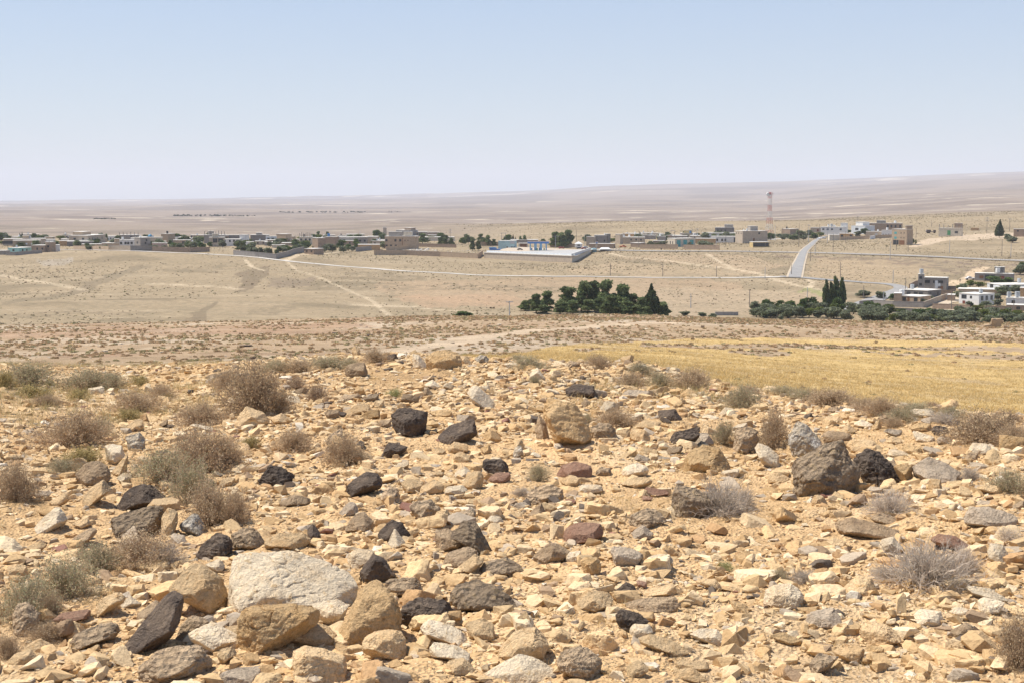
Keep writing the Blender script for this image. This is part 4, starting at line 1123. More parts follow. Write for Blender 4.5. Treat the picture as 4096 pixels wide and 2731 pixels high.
for q, k in enumerate(ind):
    me = HQM[q % 5]
    o = bpy.data.objects.new('cushion_shrub', me); col.objects.link(o)
    o.location = (x[k], y[k], float(ground(x[k:k+1], y[k:k+1])[0]) - 0.02); o.scale = (s[k], s[k], s[k] * 0.9); o.rotation_euler = (0, 0, q)
    tag(o, ['small brown cushion shrub', 'small straw-coloured cushion shrub', 'small brown cushion shrub', 'small straw-coloured cushion shrub', 'small greenish cushion shrub'][q % 5] + ' on the bare slope just beyond the stony knoll', 'shrub', 'cushion shrubs on the slope')
LQ = [cushion(20 + k, 34, 0.5, [CB, CB, CO_, CO_, CB, CG][k % 6]) for k in range(12)]
merged('scrub', [multi(LQ, x[rest], y[rest], s[rest], 13)], LEAF, 'thousands of low dry shrubs dotted over the near slope', 'scrub')
# ---- small stones on the near slope
n = 9000
r = np.sqrt(rg.uniform(26**2, 280**2, n)); a = np.radians(rg.uniform(-24, 24, n)); x, y = r*np.sin(a), r*np.cos(a)
i, j = iaf(x, y); ok = ~FG[i, j] | (rg.uniform(0, 1, n) < 0.05); x, y = x[ok], y[ok]
s = rg.uniform(0.08, 0.20, len(x)) * (1 + (rg.uniform(0, 1, len(x)) > 0.985) * 2.5)
ST = []
for k in range(10):
    V, Fq = tmpl(2, 900 + k, 0); c = [(0.45,0.37,0.28),(0.55,0.47,0.36),(0.40,0.32,0.23),(0.16,0.13,0.11),(0.50,0.42,0.31)][k % 5]
    ST.append((V, Fq, np.tile(np.array(c)[None], (len(V), 1))))
merged('field_stones', [multi(ST, x, y, s, 14)], scm, 'small loose stones lying over the near slope', 'stones')
# ---- dots of scrub in the valley and up to the village
n = 140000
r = np.sqrt(rg.uniform(290**2, 2000**2, n)); a = np.radians(rg.uniform(-24, 24, n)); x, y = r*np.sin(a), r*np.cos(a)
i, j = iaf(x, y); cc = C.reshape(nA, nR, 3)[i, j]
bare = (cc[:, 0] - cc[:, 1] > 0.088)
den = 0.55 + 0.7 * fbm(P3(x * 0.012, y * 0.012), 4, 211); den = np.where(bare, 0.10, den)
den = np.where(r > 1250, den * sstep(1700, 2500, CX + F*x/y), den) * np.where(r > 1150, 0.5, 1)
ok = rg.uniform(0, 1.2, n) < den; x, y, r = x[ok], y[ok], r[ok]
s = rg.uniform(0.13, 0.34, len(x)) * (1 + r / 1800) * (1 + (rg.uniform(0, 1, len(x)) > 0.97) * 0.9)
VQ = [cushion(40 + k, 10, 0.95, [[(0.23,0.215,0.115),(0.28,0.25,0.14)], [(0.30,0.235,0.15),(0.26,0.20,0.13)], [(0.34,0.28,0.18)]][k % 3], 0.45) for k in range(9)]
merged('valley_scrub', [multi(VQ, x, y, s, 15)], LEAF, 'greenish and brown scrub speckling the valley below the village', 'scrub')
# ================================================================= TREES
def crown(seed, blobs, nf, lsize, cols, jag=0.25):
    rg = np.random.default_rng(seed)
    vol = np.array([b[3]*b[4]*b[5] for b in blobs]) ** 0.75; pb = vol / vol.sum()
    bi = rg.choice(len(blobs), nf, p=pb); B = np.array(blobs)[bi]
    D = unit(rg.normal(size=(nf, 3))); R = rg.uniform(0.35, 1.0, nf) ** 0.45
    R *= 1 + jag * fbm(D * 2.5 + B[:, :3] * 0.3 + seed, 3, seed)
    Pq = B[:, :3] + D * R[:, None] * B[:, 3:6]
    Pq[:, 2] = np.maximum(Pq[:, 2], 0.15)
    V, Fq = quads_at(Pq, rg.uniform(0.6, 1.4, nf) * lsize, rg, 1.5)
    base = np.array([cols[i % len(cols)] for i in bi]) * rg.uniform(0.6, 1.4, (nf, 1))
    return V, Fq, np.repeat(base, 4, 0)
def tube(pts, rad, ns=6):
    pts = np.array(pts, float); V, Fq = [], []
    for i, p in enumerate(pts):
        d = pts[min(i+1, len(pts)-1)] - pts[max(i-1, 0)]; d /= np.linalg.norm(d)
        a = np.cross(d, [0.3, 1, 0.1]); a /= np.linalg.norm(a); b = np.cross(d, a)
        for k in range(ns):
            t = 2*math.pi*k/ns; V.append(p + rad[i]*(math.cos(t)*a + math.sin(t)*b))
    for i in range(len(pts)-1):
        for k in range(ns): Fq.append([i*ns+k, i*ns+(k+1)%ns, (i+1)*ns+(k+1)%ns, (i+1)*ns+k])
    return np.array(V), np.array(Fq)
def cat(L):
    Vs, Fs, o = [], [], 0
    for V, Fq in L: Vs.append(V); Fs.append(Fq + o); o += len(V)
    return np.vstack(Vs), np.vstack(Fs)
def tree_proto(kind, seed):
    """crown and trunk in a box one unit high and one unit wide"""
    rg = np.random.default_rng(seed); bl_ = []; limbs = []
    if kind == 'pine':
        lean = rg.uniform(0.02, 0.14); top = (lean, 0, 0.86)
        for k in range(20):
            z = rg.uniform(0.10, 0.92); w = 0.31 * (1.1 - z * 0.42); t = rg.uniform(0, 6.28); d = rg.uniform(0.03, 0.32) * (1.15 - 0.75 * z)
            bl_.append((lean*z + math.cos(t)*d, math.sin(t)*d, z, w*rg.uniform(0.5,0.8), w*rg.uniform(0.5,0.8), rg.uniform(0.07, 0.12)))
        cols = [(0.16,0.20,0.085),(0.20,0.235,0.105),(0.125,0.16,0.07)]; nf, ls = 5000, 0.055
    elif kind == 'cypress':
        for k in range(10):
            z = 0.12 + k * 0.085; w = 0.5 * math.sin(math.pi * min(1, 0.2 + z * 0.85)) ** 0.8 * (1.0 if z < 0.5 else 1.55 - z*1.15)
            bl_.append((rg.normal(0, 0.03), rg.normal(0, 0.03), z, w*0.9, w*0.9, 0.085))
        bl_.append((0.05, 0, 0.95, 0.06, 0.06, 0.06))
        cols = [(0.052,0.072,0.034),(0.066,0.086,0.04)]; nf, ls = 3200, 0.10
    elif kind == 'poplar':
        for k in range(11):
            z = 0.14 + k * 0.078; w = 0.42 * math.sin(math.pi * min(0.97, 0.25 + z * 0.72)) ** 0.7 * (1.25 - 0.55 * z)
            bl_.append((rg.normal(0, 0.06), rg.normal(0, 0.06), z, w, w, 0.07))
        cols = [(0.11,0.15,0.065),(0.14,0.18,0.08)]; nf, ls = 3200, 0.11
    elif kind == 'olive':
        for k in range(9):
            t = rg.uniform(0, 6.28); d = rg.uniform(0.05, 0.3)
            bl_.append((math.cos(t)*d, math.sin(t)*d, rg.uniform(0.25, 0.78), rg.uniform(0.18,0.28), rg.uniform(0.16,0.26), rg.uniform(0.14, 0.22)))
        cols = [(0.18,0.20,0.125),(0.22,0.24,0.155),(0.15,0.17,0.09)]; nf, ls = 2000, 0.075
    elif kind == 'round':
        for k in range(11):
            t = rg.uniform(0, 6.28); d = rg.uniform(0.0, 0.28)
            bl_.append((math.cos(t)*d, math.sin(t)*d, rg.uniform(0.25, 0.8), rg.uniform(0.2,0.28), rg.uniform(0.18,0.26), rg.uniform(0.15, 0.2)))
        cols = [(0.085,0.125,0.042),(0.11,0.155,0.05)]; nf, ls = 2200, 0.075
    else:                                                            # yellowish green
        for k in range(9):
            t = rg.uniform(0, 6.28); d = rg.uniform(0.0, 0.3)
            bl_.append((math.cos(t)*d, math.sin(t)*d, rg.uniform(0.3, 0.75), rg.uniform(0.16,0.25), rg.uniform(0.16,0.25), rg.uniform(0.14, 0.22)))
        cols = [(0.15,0.17,0.045),(0.12,0.15,0.04)]; nf, ls = 1300, 0.055
    V, Fq, Cq = crown(seed, bl_, nf, ls, cols, 0.35)
    cm = mesh_np('crown', V, Fq, 4, False); setcol(cm, Cq); cm.materials.append(LEAF)
    L = [tube([(0,0,-0.03),(0.01,0,0.2),(0.02,0.01,0.45),(0.03,0,0.8)], [0.035,0.026,0.018,0.006])]
    for b in bl_[:6]: L.append(tube([(0.01,0,0.22),(b[0]*0.5,b[1]*0.5,(b[2]+0.2)/2),(b[0],b[1],b[2])], [0.014,0.010,0.004], 5))
    V, Fq = cat(L)
    tm = mesh_np('trunk', V, Fq, 4); tm.materials.append(BARK)
    return cm, tm
TP = {k: [tree_proto(k, s) for s in range(a, a + n_)] for k, a, n_ in (('pine', 30, 4), ('cypress', 40, 3), ('poplar', 50, 3), ('olive', 60, 4), ('round', 70, 4), ('yellow', 80, 2))}
tk_ = 0
def tree(kind, u, vb, w, h, label, cat_='tree', group=None, rmin=300, r=None, sink=0.0, name=None):
    global tk_
    tk_ += 1
    if r is None: g = cast(u, vb, rmin); r = math.hypot(g[0], g[1])
    else:
        d = ray(u, vb); d = d / math.hypot(d[0], d[1]) * r; g = np.array([d[0], d[1], float(ground(d[:1], d[1:2])[0])])
    s = r / F
    root = empty(name or {'olive': 'olive_tree', 'pine': 'pine_tree', 'cypress': 'cypress_tree', 'poplar': 'poplar_tree'}.get(kind, 'leafy_tree'), (g[0], g[1], g[2] - sink), tk_ * 1.3)
    sx = w * s / (0.9 if kind in ('cypress', 'poplar') else 0.95 if kind != 'pine' else 0.72)
    root.scale = (sx, sx, h * s)
    cm, tm = TP[kind][tk_ % len(TP[kind])]
    link('crown', cm, None, root); link('trunk', tm, None, root)
    tag(root, label, cat_, group)
    return root
# umbrella pines in the hollow, left to right
for u, vt, w, lab in [(2100,1221,62,'low spreading pine at the left end of the hollow grove'),(2145,1184,66,'second pine from the left of the hollow grove'),(2192,1180,66,'third pine from the left, leaning, hollow grove'),
    (2268,1152,80,'pine with forked crown left of the grove middle'),(2325,1144,84,'tall broad pine left of the grove middle'),(2378,1138,56,'thin greyish pine behind the middle of the grove'),
    (2428,1132,82,'tallest dark pine in the middle of the grove'),(2492,1137,84,'tall pine right of the grove middle'),(2455,1196,90,'low bushy pine in front of the tallest grove pine'),(2400,1205,80,'low bushy pine at the foot of the thin greyish pine'),(2530,1180,70,'mid-height pine right half of the grove'),(2568,1186,62,'pine touching the left side of the grove cypress'),(2655,1202,60,'sparse leaning pine right of the grove cypress')]:
    tree('pine', u, 1262, w, 1262 - vt, lab, 'pine', 'pines of the hollow grove', r=505 + (u % 13) * 1.5)
for q, (u, vt, w) in enumerate([(2290,1205,70),(2350,1200,70),(2500,1195,80),(2550,1215,60),(2240,1215,60),(2170,1225,60),(2440,1170,80),(2590,1220,50)]):
    tree('pine', u, 1262, w, 1262 - vt, 'young bushy pine in the undergrowth between the tall pines of the hollow grove', 'pine', 'young pines of the hollow grove', r=500)
tree('cypress', 2606, 1265, 62, 130, 'dark spiky cypress at the right end of the hollow grove', 'cypress', r=505)
tree('round', 1853, 1262, 90, 24, 'low green bush alone left of the hollow grove', 'bush', r=470, name='green_bush')
for u, vt, w, lab in [(3305,1122,30,'leftmost poplar of the row'),(3323,1128,24,'second poplar from the left of the row'),(3342,1108,34,'tallest poplar of the row'),(3366,1114,34,'rightmost poplar of the row')]:
    tree('poplar', u, 1245, w, 1245 - vt, lab + ' beside the orchard', 'poplar', 'poplars beside the orchard', rmin=330)
tree('round', 3345, 1250, 66, 62, 'green bush at the foot of the poplars', 'bush', rmin=330, name='green_bush')
for u, vb, w, h, k, lab in [(3070,1242,56,46,'round','round dark tree at the left end of the orchard'),(3115,1243,44,42,'round','second round tree from the left end of the orchard'),(3165,1246,60,46,'round','third round tree from the left end of the orchard'),
    (3208,1250,56,58,'round','dark round tree left of its twin and the poplars'),(3245,1250,56,64,'round','tallest round dark tree left of the poplars'),(3465,1254,60,50,'round','dark tree before the wall of the tan house'),(3508,1258,56,48,'round','tree right of the dark one before the tan house'),
    (3608,1276,62,42,'round','green orchard tree below the lane, middle'),(3672,1280,62,46,'round','left of two green orchard trees below the lane'),(3718,1280,62,48,'round','right of two green orchard trees below the lane'),(3906,1262,66,44,'yellow','bright green tree in front of the white two-storey house'),
    (4010,1290,70,44,'round','green tree before the outcrop at the right edge'),(3455,1190,60,30,'olive','olive clump at the bend of the road'),(3525,1195,50,30,'olive','olive behind the low wall of the tan house'),(3570,1200,40,26,'round','small green tree left of the tan house')]:
    tree(k, u, vb, w, h, lab, 'tree', 'trees of the orchard and lane', rmin=330)
rg = np.random.default_rng(3)
OLP = [(3000, 3280, 1246, 1280, 26), (3280, 3560, 1256, 1294, 30), (3560, 3780, 1280, 1300, 18), (3780, 4090, 1272, 1302, 30)]
for (ua, ub, va, vb, n_) in OLP:
    for q in range(n_):
        tree('olive' if rg.uniform() < 0.85 else 'yellow', rg.uniform(ua, ub), rg.uniform(va, vb), rg.uniform(46, 72), rg.uniform(34, 50), 'grey-green olive tree in the orchard below the village lane', 'olive tree', 'olive trees of the orchard', rmin=330, name='olive_tree')
for u, vb, w in [(2812,1268,44),(2850,1272,36),(2740,1264,50),(3125,1282,26)]:
    tree('olive', u, vb, w, 20, 'small olive near the concrete trough left of the orchard', 'olive tree', 'small olives near the trough', rmin=330)
# ================================================================= ROADS
def roadmat(name, c, c2):
    m = mat(name, c, 0.9, 0.15); tc = nd(m, 'ShaderNodeTexCoord'); n_ = noise_tex(m, 0.25, 6, 0.65, tc.outputs['Object'])
    r_ = ramp(m, n_.outputs[0], [(0.35, c), (0.65, c2)]); lk(m, r_.outputs[0], bsdf(m).inputs['Base Color']); return m
ASPH = roadmat('asphalt', (0.24, 0.235, 0.23), (0.31, 0.30, 0.285)); PALE = roadmat('pale_asphalt', (0.46, 0.43, 0.385), (0.56, 0.52, 0.46))
VERGE = roadmat('gravel_verge', (0.42, 0.345, 0.25), (0.50, 0.42, 0.32))
def road(name, pts, w, m, lift, rmin=330):
    W = np.array([cast(u, v, rmin, 1500) for u, v in pts])
    seg = np.r_[0, np.cumsum(np.hypot(*np.diff(W[:, :2], axis=0).T))]
    n = max(6, int(seg[-1] / 5)); t = np.linspace(0, seg[-1], n)
    x = np.interp(t, seg, W[:, 0]); y = np.interp(t, seg, W[:, 1])
    for _ in range(3):
        x[1:-1] = (x[:-2] + x[1:-1]*2 + x[2:]) / 4; y[1:-1] = (y[:-2] + y[1:-1]*2 + y[2:]) / 4
    tx, ty = np.gradient(x), np.gradient(y); L = np.hypot(tx, ty); nx, ny = -ty/L, tx/L
    k = 5; o = np.linspace(-0.5, 0.5, k) * 1.0
    ww = w if hasattr(w, '__len__') else [w, w]
    wd = np.interp(t, np.linspace(0, seg[-1], len(ww)), ww)
    X = x[:, None] + nx[:, None] * o * wd[:, None]; Y = y[:, None] + ny[:, None] * o * wd[:, None]
    Zz = ground(X.ravel(), Y.ravel()).reshape(X.shape)
    Zz = np.maximum(Zz, Zz.mean(1, keepdims=True)) + lift
    q = np.arange(n*k).reshape(n, k)
    Fq = np.stack([q[:-1, :-1], q[:-1, 1:], q[1:, 1:], q[1:, :-1]], -1).reshape(-1, 4)
    ob = link(name, mesh_np(name, np.stack([X, Y, Zz], -1).reshape(-1, 3), Fq, 4), m); ob['kind'] = 'structure'
MAINR = [(2300,1000),(2450,1002),(2700,1006),(3000,1008),(3240,1012),(3500,1020),(3800,1031),(4096,1044),(4250,1052)]
road('road_verge', MAINR, 15, VERGE, 0.10); road('main_road', MAINR, 8.5, ASPH, 0.20)
LN = [(2700,1006),(3000,1008),(3240,1012)]
WR = [(-60,1004),(250,1000),(420,1003),(600,1008),(800,1016),(1000,1028),(1100,1040),(1300,1060),(1600,1085),(1900,1102),(2200,1108),(2500,1110),(2800,1112),(3000,1112),(3140,1109)]
road('country_road', WR, 5.0, PALE, 0.16)
NS = [(3330,942),(3290,950),(3268,960),(3243,982),(3216,1006),(3198,1050),(3186,1085),(3178,1112)]
road('crossing_verge', NS, [4.2, 5, 6.4, 9], VERGE, 0.2); road('crossing_road', NS, [3.2, 3.6, 4.6, 6.6], ASPH, 0.35)
road('village_road', [(3120,1108),(3180,1108),(3300,1120),(3420,1128),(3520,1134),(3600,1144),(3612,1152),(3570,1170),(3500,1200),(3440,1220),(3380,1240)], [8, 6, 7, 10, 7], ASPH, 0.14)
road('village_lane', [(3500,1236),(3600,1237),(3760,1241),(3900,1249),(4096,1258),(4250,1266)], 7, VERGE, 0.14)
road('upper_street', [(3060,962),(3120,956),(3200,951),(3290,948),(3400,946)], 6, PALE, 0.14)
road('yard_path', [(3740,1215),(3790,1202),(3850,1190)], 12, VERGE, 0.10)
# ================================================================= BUILDINGS
def wallmat(name, c, st=0.12):
    m = mat(name, c, 0.9, 0.15); tc = nd(m, 'ShaderNodeTexCoord')
    n_ = noise_tex(m, 0.8, 6, 0.7, tc.outputs['Object'], 0.5)
    lo = tuple(x * (1 - st * 1.6) for x in c); hi = tuple(min(1, x * (1 + st)) for x in c)
    r_ = ramp(m, n_.outputs[0], [(0.32, lo), (0.6, hi)]); 
    wv = nd(m, 'ShaderNodeTexWave', wave_type='BANDS', bands_direction='Z'); wv.inputs['Scale'].default_value = 1.6; wv.inputs['Distortion'].default_value = 0.6; lk(m, tc.outputs['Object'], wv.inputs[0])
    rr_ = ramp(m, wv.outputs[0], [(0.0, (0.9, 0.9, 0.9)), (0.2, (1, 1, 1))])
    lk(m, mixc(m, r_.outputs[0], rr_.outputs[0], 0.6, 'MULTIPLY'), bsdf(m).inputs['Base Color'])
    return m
WM = {'tan': wallmat('wall_tan', (0.46, 0.35, 0.245)), 'beige': wallmat('wall_beige', (0.48, 0.40, 0.31)), 'grey': wallmat('wall_grey', (0.32, 0.29, 0.26)), 'dgrey': wallmat('wall_dark_grey', (0.22, 0.205, 0.19)),
      'white': wallmat('wall_white', (0.74, 0.73, 0.70), 0.06), 'cream': wallmat('wall_cream', (0.60, 0.53, 0.42)), 'brown': wallmat('wall_brown', (0.36, 0.27, 0.20)), 'turq': wallmat('wall_turquoise', (0.36, 0.62, 0.58)),
      'blue': wallmat('wall_pale_blue', (0.40, 0.56, 0.58)), 'pink': wallmat('wall_pink', (0.50, 0.36, 0.30)), 'yell': wallmat('wall_yellow', (0.52, 0.40, 0.20)), 'orange': wallmat('wall_orange', (0.50, 0.33, 0.18)), 'lblue': wallmat('wall_bluish', (0.62, 0.65, 0.67))}
ROOF = wallmat('roof_pale', (0.70, 0.67, 0.61), 0.08); GLASS = mat('window_dark', (0.035, 0.04, 0.045), 0.3, 0.5); REDG = mat('window_red_frame', (0.20, 0.07, 0.05), 0.6)
TEAL = mat('teal_paint', (0.10, 0.36, 0.36), 0.6); TANKW = mat('tank_white', (0.75, 0.75, 0.73), 0.5); TANKB = mat('tank_black', (0.03, 0.03, 0.035), 0.5); TANKM = mat('tank_metal', (0.45, 0.47, 0.48), 0.4); TANKBL = mat('tank_blue', (0.07, 0.20, 0.42), 0.5)
BLUEP = mat('blue_paint', (0.10, 0.22, 0.48), 0.5); LBLUE = mat('light_blue_paint', (0.25, 0.45, 0.62), 0.5); CONC = wallmat('concrete', (0.42, 0.39, 0.35)); GREENP = mat('green_paint', (0.10, 0.30, 0.14), 0.6); DOORB = mat('door_brown', (0.22, 0.11, 0.06), 0.6); WOODP = mat('pole_wood', (0.22, 0.19, 0.165), 0.9); GALV = mat('galvanised', (0.42, 0.43, 0.44), 0.5)
def boxv(x0, x1, y0, y1, z0, z1):
    V = np.array([[x, y, z] for z in (z0, z1) for x, y in ((x0,y0),(x1,y0),(x1,y1),(x0,y1))], float)
    return V, np.array([[0,3,2,1],[4,5,6,7],[0,1,5,4],[1,2,6,5],[2,3,7,6],[3,0,4,7]])
def cylv(cx, cy, r, z0, z1, n=10, r1=None):
    r1 = r if r1 is None else r1
    t = np.arange(n) * 2 * math.pi / n
    V = np.vstack([np.stack([cx + r*np.cos(t), cy + r*np.sin(t), t*0 + z0], -1), np.stack([cx + r1*np.cos(t), cy + r1*np.sin(t), t*0 + z1], -1), [[cx, cy, z0]], [[cx, cy, z1]]])
    Fq = [[k, (k+1) % n, n + (k+1) % n, n + k] for k in range(n)] + [[2*n, (k+1) % n, k, k] for k in range(n)] + [[2*n+1, n+k, n+(k+1) % n, n+(k+1) % n] for k in range(n)]
    return V, np.array(Fq)
def solid(name, L, m, parent=None, bev=0.0):
    """several shapes as one part (tolerates triangles given as degenerate quads)"""
    V, Fq = cat(L)
    me = bpy.data.meshes.new(name)
    fs = []
    for f in Fq.tolist():
        g = []
        for a in f:
            if a not in g: g.append(a)
        fs.append(g)
    me.from_pydata(V.tolist(), [], fs); me.update()
    o = link(name, me, m, parent)
    if bev:
        md = o.modifiers.new('bevel', 'BEVEL'); md.width = bev; md.segments = 2
    return o
TANKS = {'w': TANKW, 'k': TANKB, 'm': TANKM, 'b': TANKBL}
def house(name, u0, u1, u2, vt, vb, wall, label, th=None, wins=(), ext=(), r=None, cat_='house', roofm=None, group=None, rmin=600, mindepth=6.0, over=0.15, base=3.0):
    """near corner on column u1; left face runs back to column u0, right face to column u2"""
    if r is None: g = cast(u1, vb, rmin); r = math.hypot(g[0], g[1])
    else:
        d = ray(u1, vb); d = d / math.hypot(d[0], d[1]) * r; g = np.array([d[0], d[1], float(ground(d[:1], d[1:2])[0])])
    s = g[1] / F
    d = ray(u1, vt); zt = d[2] / math.hypot(d[0], d[1]) * r
    H = max(zt - g[2], 2.2)
    a, b = (u1 - u0) * s, (u2 - u1) * s
    az = math.atan2(g[0], g[1])
    if th is None: th = 25 if a >= b else 65
    if b <= 0.5: th = 3
    if a <= 0.5: th = 87
    t = math.radians(th)
    L1 = a / math.cos(t) if a > 0.5 else mindepth; L2 = b / math.sin(t) if b > 0.5 else max(mindepth, min(L1 * 0.6, 11))
    if a <= 0.5: L1 = max(mindepth, min(L2 * 0.6, 11))
    # local x runs from the near corner along the left face, local y along the right face
    yaw = -az
    root = empty(name, g, 0)
    ex = np.array([-math.cos(t), math.sin(t)]); rotz = yaw + math.atan2(ex[1], ex[0])
    root.rotation_euler = (0, 0, rotz)          # local x = ex ; local -y = right-face direction
    # in this frame the right face lies along local -y
    B = lambda x0, x1, y0, y1, z0, z1: boxv(x0, x1, -y1, -y0, z0, z1)
    rise = []
    solid('wall', [B(0, L1, 0, L2, -base, H - 0.18)], WM[wall], root)
    solid('roof', [B(-over, L1 + over, -over, L2 + over, H - 0.18, H + 0.08)], roofm or ROOF, root)
    for wi in wins:
        f, x, z, w, h = wi[:5]; m = wi[5] if len(wi) > 5 else GLASS; nm = wi[6] if len(wi) > 6 else 'window'
        n_ = B
        fr = 0.12
        if f == 'L':
            cx = L1 * (1 - x)
            box = lambda e, dd: B(cx - w/2 - e, cx + w/2 + e, -dd, 0.02, z * H - h/2 - e, z * H + h/2 + e)
        else:
            cy = L2 * x
            box = lambda e, dd: B(-dd, 0.02, cy - w/2 - e, cy + w/2 + e, z * H - h/2 - e, z * H + h/2 + e)
        p = solid(nm, [box(0, 0.06)], m, root)
    for e in ext:
        k = e[0]
        if k == 'box':                                                # stair head or upper room: fx0, fx1, fy0, fy1, height, wall
            _, x0, x1, y0, y1, h, wm = e
            X0, X1 = L1 * (1 - x1), L1 * (1 - x0)
            p = solid('roof_room', [B(X0, X1, L2*y0, L2*y1, H + 0.08, H + h)], WM[wm], root)
            solid('roof_slab', [B(X0 - .2, X1 + .2, L2*y0 - .2, L2*y1 + .2, H + h, H + h + .15)], ROOF, p)
        elif k == 'tank':
            _, x, y, c = e[:4]; sc_ = e[4] if len(e) > 4 else 1.0
            V, Fq = cylv(L1 * (1 - x), -L2 * y, 0.75 * sc_, H + 0.45, H + 0.45 + 1.5 * sc_)
            solid('water_tank', [(V, Fq), B(L1*(1-x) - .5, L1*(1-x) + .5, L2*y - .5, L2*y + .5, H + 0.08, H + 0.45)], TANKS[c], root)
        elif k == 'cols':                                             # stubs of unfinished columns
            _, n_, h = e
            for q in range(n_):
                X = 0.4 + (L1 - 0.8) * q / max(1, n_ - 1)
                solid('column_stub', [B(X - .22, X + .22, 0.2, 0.65, H + 0.08, H + h * (0.8 + 0.25 * ((q * 7) % 3) / 2))], WM['dgrey' if wall in ('grey', 'dgrey') else 'grey'], root)
        elif k == 'dish':
            V, Fq = cylv(L1 * (1 - e[1]), -L2 * 0.3, 0.15, H + 0.08, H + 1.2, 6, 0.6)
            solid('satellite_dish', [(V, Fq)], TANKW, root)
    tag(root, label, cat_, group or 'village buildings')
    return root
def row(face, xs, z, w=1.2, h=1.2, m=None): return [(face, x, z, w, h) + ((m,) if m else ()) for x in xs]
G2 = lambda face, xs: row(face, xs, 0.27) + row(face, xs, 0.74)
H_ = house
# far left
H_('house', 24,182,182,955,984,'beige','long low house with white roof at the far left, behind the tan one',wins=[('L',.12,.5,9,2.2)],ext=[('box',.45,.6,.3,.7,2.2,'tan'),('tank',.62,.5,'m')])
H_('house', 58,161,161,962,990,'tan','plain tan house just above the turquoise one, far left',wins=row('L',[.5,.7,.9],.5,1.4,1.2,TANKW))
H_('house', 34,77,130,992,1013,'turq','turquoise low house at the far left edge of the village',th=35,wins=[('L',.5,.5,1.4,1.3),('R',.25,.5,1.6,1.5),('R',.55,.5,1.2,1.2)],ext=[('tank',.3,.4,'m',.7)])
H_('house', -20,22,39,1003,1020,'grey','small grey hut in the left corner beside the turquoise house')
H_('house', 129,178,205,982,1010,'brown','brown-grey flat-roofed house right of the turquoise one',th=30,wins=[('L',.45,.5,1.2,1.4),('L',.85,.5,1.2,1.4)])
H_('house', 183,205,223,969,1009,'brown','taller brown block joined to the brown-grey house',th=40,wins=[('L',.5,.55,1.4,1.2)])
H_('house', 222,238,238,980,1006,'white','narrow white house front right of the brown block')
H_('house', 280,352,422,943,978,'beige','large beige two-storey house with light boxes on the roof, left',th=20,wins=row('L',[.3,.75],.6,1.8,1.7)+row('R',[.1,.25,.55,.8],.6,1.8,1.7),ext=[('box',.0,.5,.2,.7,2.6,'tan')])
H_('house', 241,300,300,964,985,'orange','low orange-tan house left of the large beige one')
H_('house', 274,387,387,966,986,'dgrey','long low grey shed with white roof before the large beige house')
H_('house', 330,405,405,977,994,'tan','low tan house hidden by bushes, left part of the village')
H_('house', 410,478,478,973,992,'tan','low tan house left of the white arched house',ext=[('box',.7,1,.2,.8,3,'tan')])
H_('house', 481,539,539,960,995,'white','white three-storey house with round-headed dark windows',wins=row('L',[.1,.4,.58,.8],.62,1.5,1.8)+row('L',[.1,.4,.58,.8],.2,1.5,1.8,REDG),ext=[('tank',.2,.4,'w')])
H_('house', 539,562,602,951,996,'grey','tall grey concrete house joined to the white arched house',th=60,wins=[('R',.5,.5,1.3,1.5),('R',.6,.75,1.2,1.4),('L',.5,.55,1.6,1.4)],ext=[('tank',.5,.3,'w',.7)])
H_('house', 480,555,555,940,966,'grey','unfinished grey house with column stubs behind the white arched one',ext=[('cols',6,2.2)],wins=row('L',[.6],.7,1.2,1.2))
H_('house', 598,650,650,950,982,'beige','beige house right of the blue dome',wins=row('L',[.55,.75],.65,1.5,1.2),ext=[('tank',.3,.4,'m',.7)])
H_('house', 646,672,700,936,972,'tan','tan two-storey house with a black roof tank',th=35,ext=[('tank',.5,.4,'k',1.1)])
H_('house', 610,668,668,973,996,'pink','low pink house with white roof below the blue dome')
H_('house', 695,762,762,961,984,'tan','low tan house with one dark window and white roof',wins=[('L',.6,.55,2.2,2)])
H_('house', 690,725,750,950,968,'white','white house with small black tank behind the low tan house',ext=[('tank',.4,.4,'k',.8)])
H_('house', 819,900,900,940,975,'grey','unfinished grey house with tall column stubs on top',ext=[('cols',8,3.2),('box',.2,.45,.3,.8,2.8,'grey')])
H_('house', 838,898,898,950,988,'beige','beige house front with two big dark arches',wins=[('L',.4,.66,3.4,3),('L',.75,.66,3.4,3)],ext=[('box',.2,.6,.1,.5,2.6,'cream')])
H_('house', 903,957,957,941,962,'dgrey','dark grey house behind the long white one')
H_('house', 893,966,966,957,985,'white','long white house with three small windows',wins=row('L',[.1,.38,.6],.72,1.4,1.8))
H_('house', 960,986,997,940,985,'white','white tower-like house at the end of the long white one',th=25)
H_('house', 966,1014,1014,968,990,'white','plain white garden wall house below the white tower house',cat_='building')
H_('house', 1003,1076,1076,940,968,'dgrey','wide dark grey house with stepped roof, centre left',ext=[('box',.3,.6,.2,.8,1.5,'dgrey')])
H_('house', 1064,1106,1106,946,974,'lblue','pale bluish-white house with two windows',wins=row('L',[.25,.65],.6,2,1.8))
H_('house', 1106,1143,1167,937,972,'tan','tall plain tan block right of the bluish-white house',th=40)
H_('house', 1091,1198,1198,972,984,'beige','long very low roof line below the tall tan block')
H_('house', 1088,1139,1139,982,992,'cream','low cream shed at the back of the orchard, centre left')
H_('house', 1198,1250,1250,948,978,'cream','cream house with ragged column stubs and three windows',wins=row('L',[.15,.5,.8],.62,1.6,1.6),ext=[('cols',7,3.5),('tank',.35,.3,'k')])
H_('house', 1160,1198,1198,958,972,'beige','small beige house left of the cream one with column stubs')
H_('house', 1249,1272,1304,953,994,'brown','tall narrow brown block at the edge of the orchard',th=55)
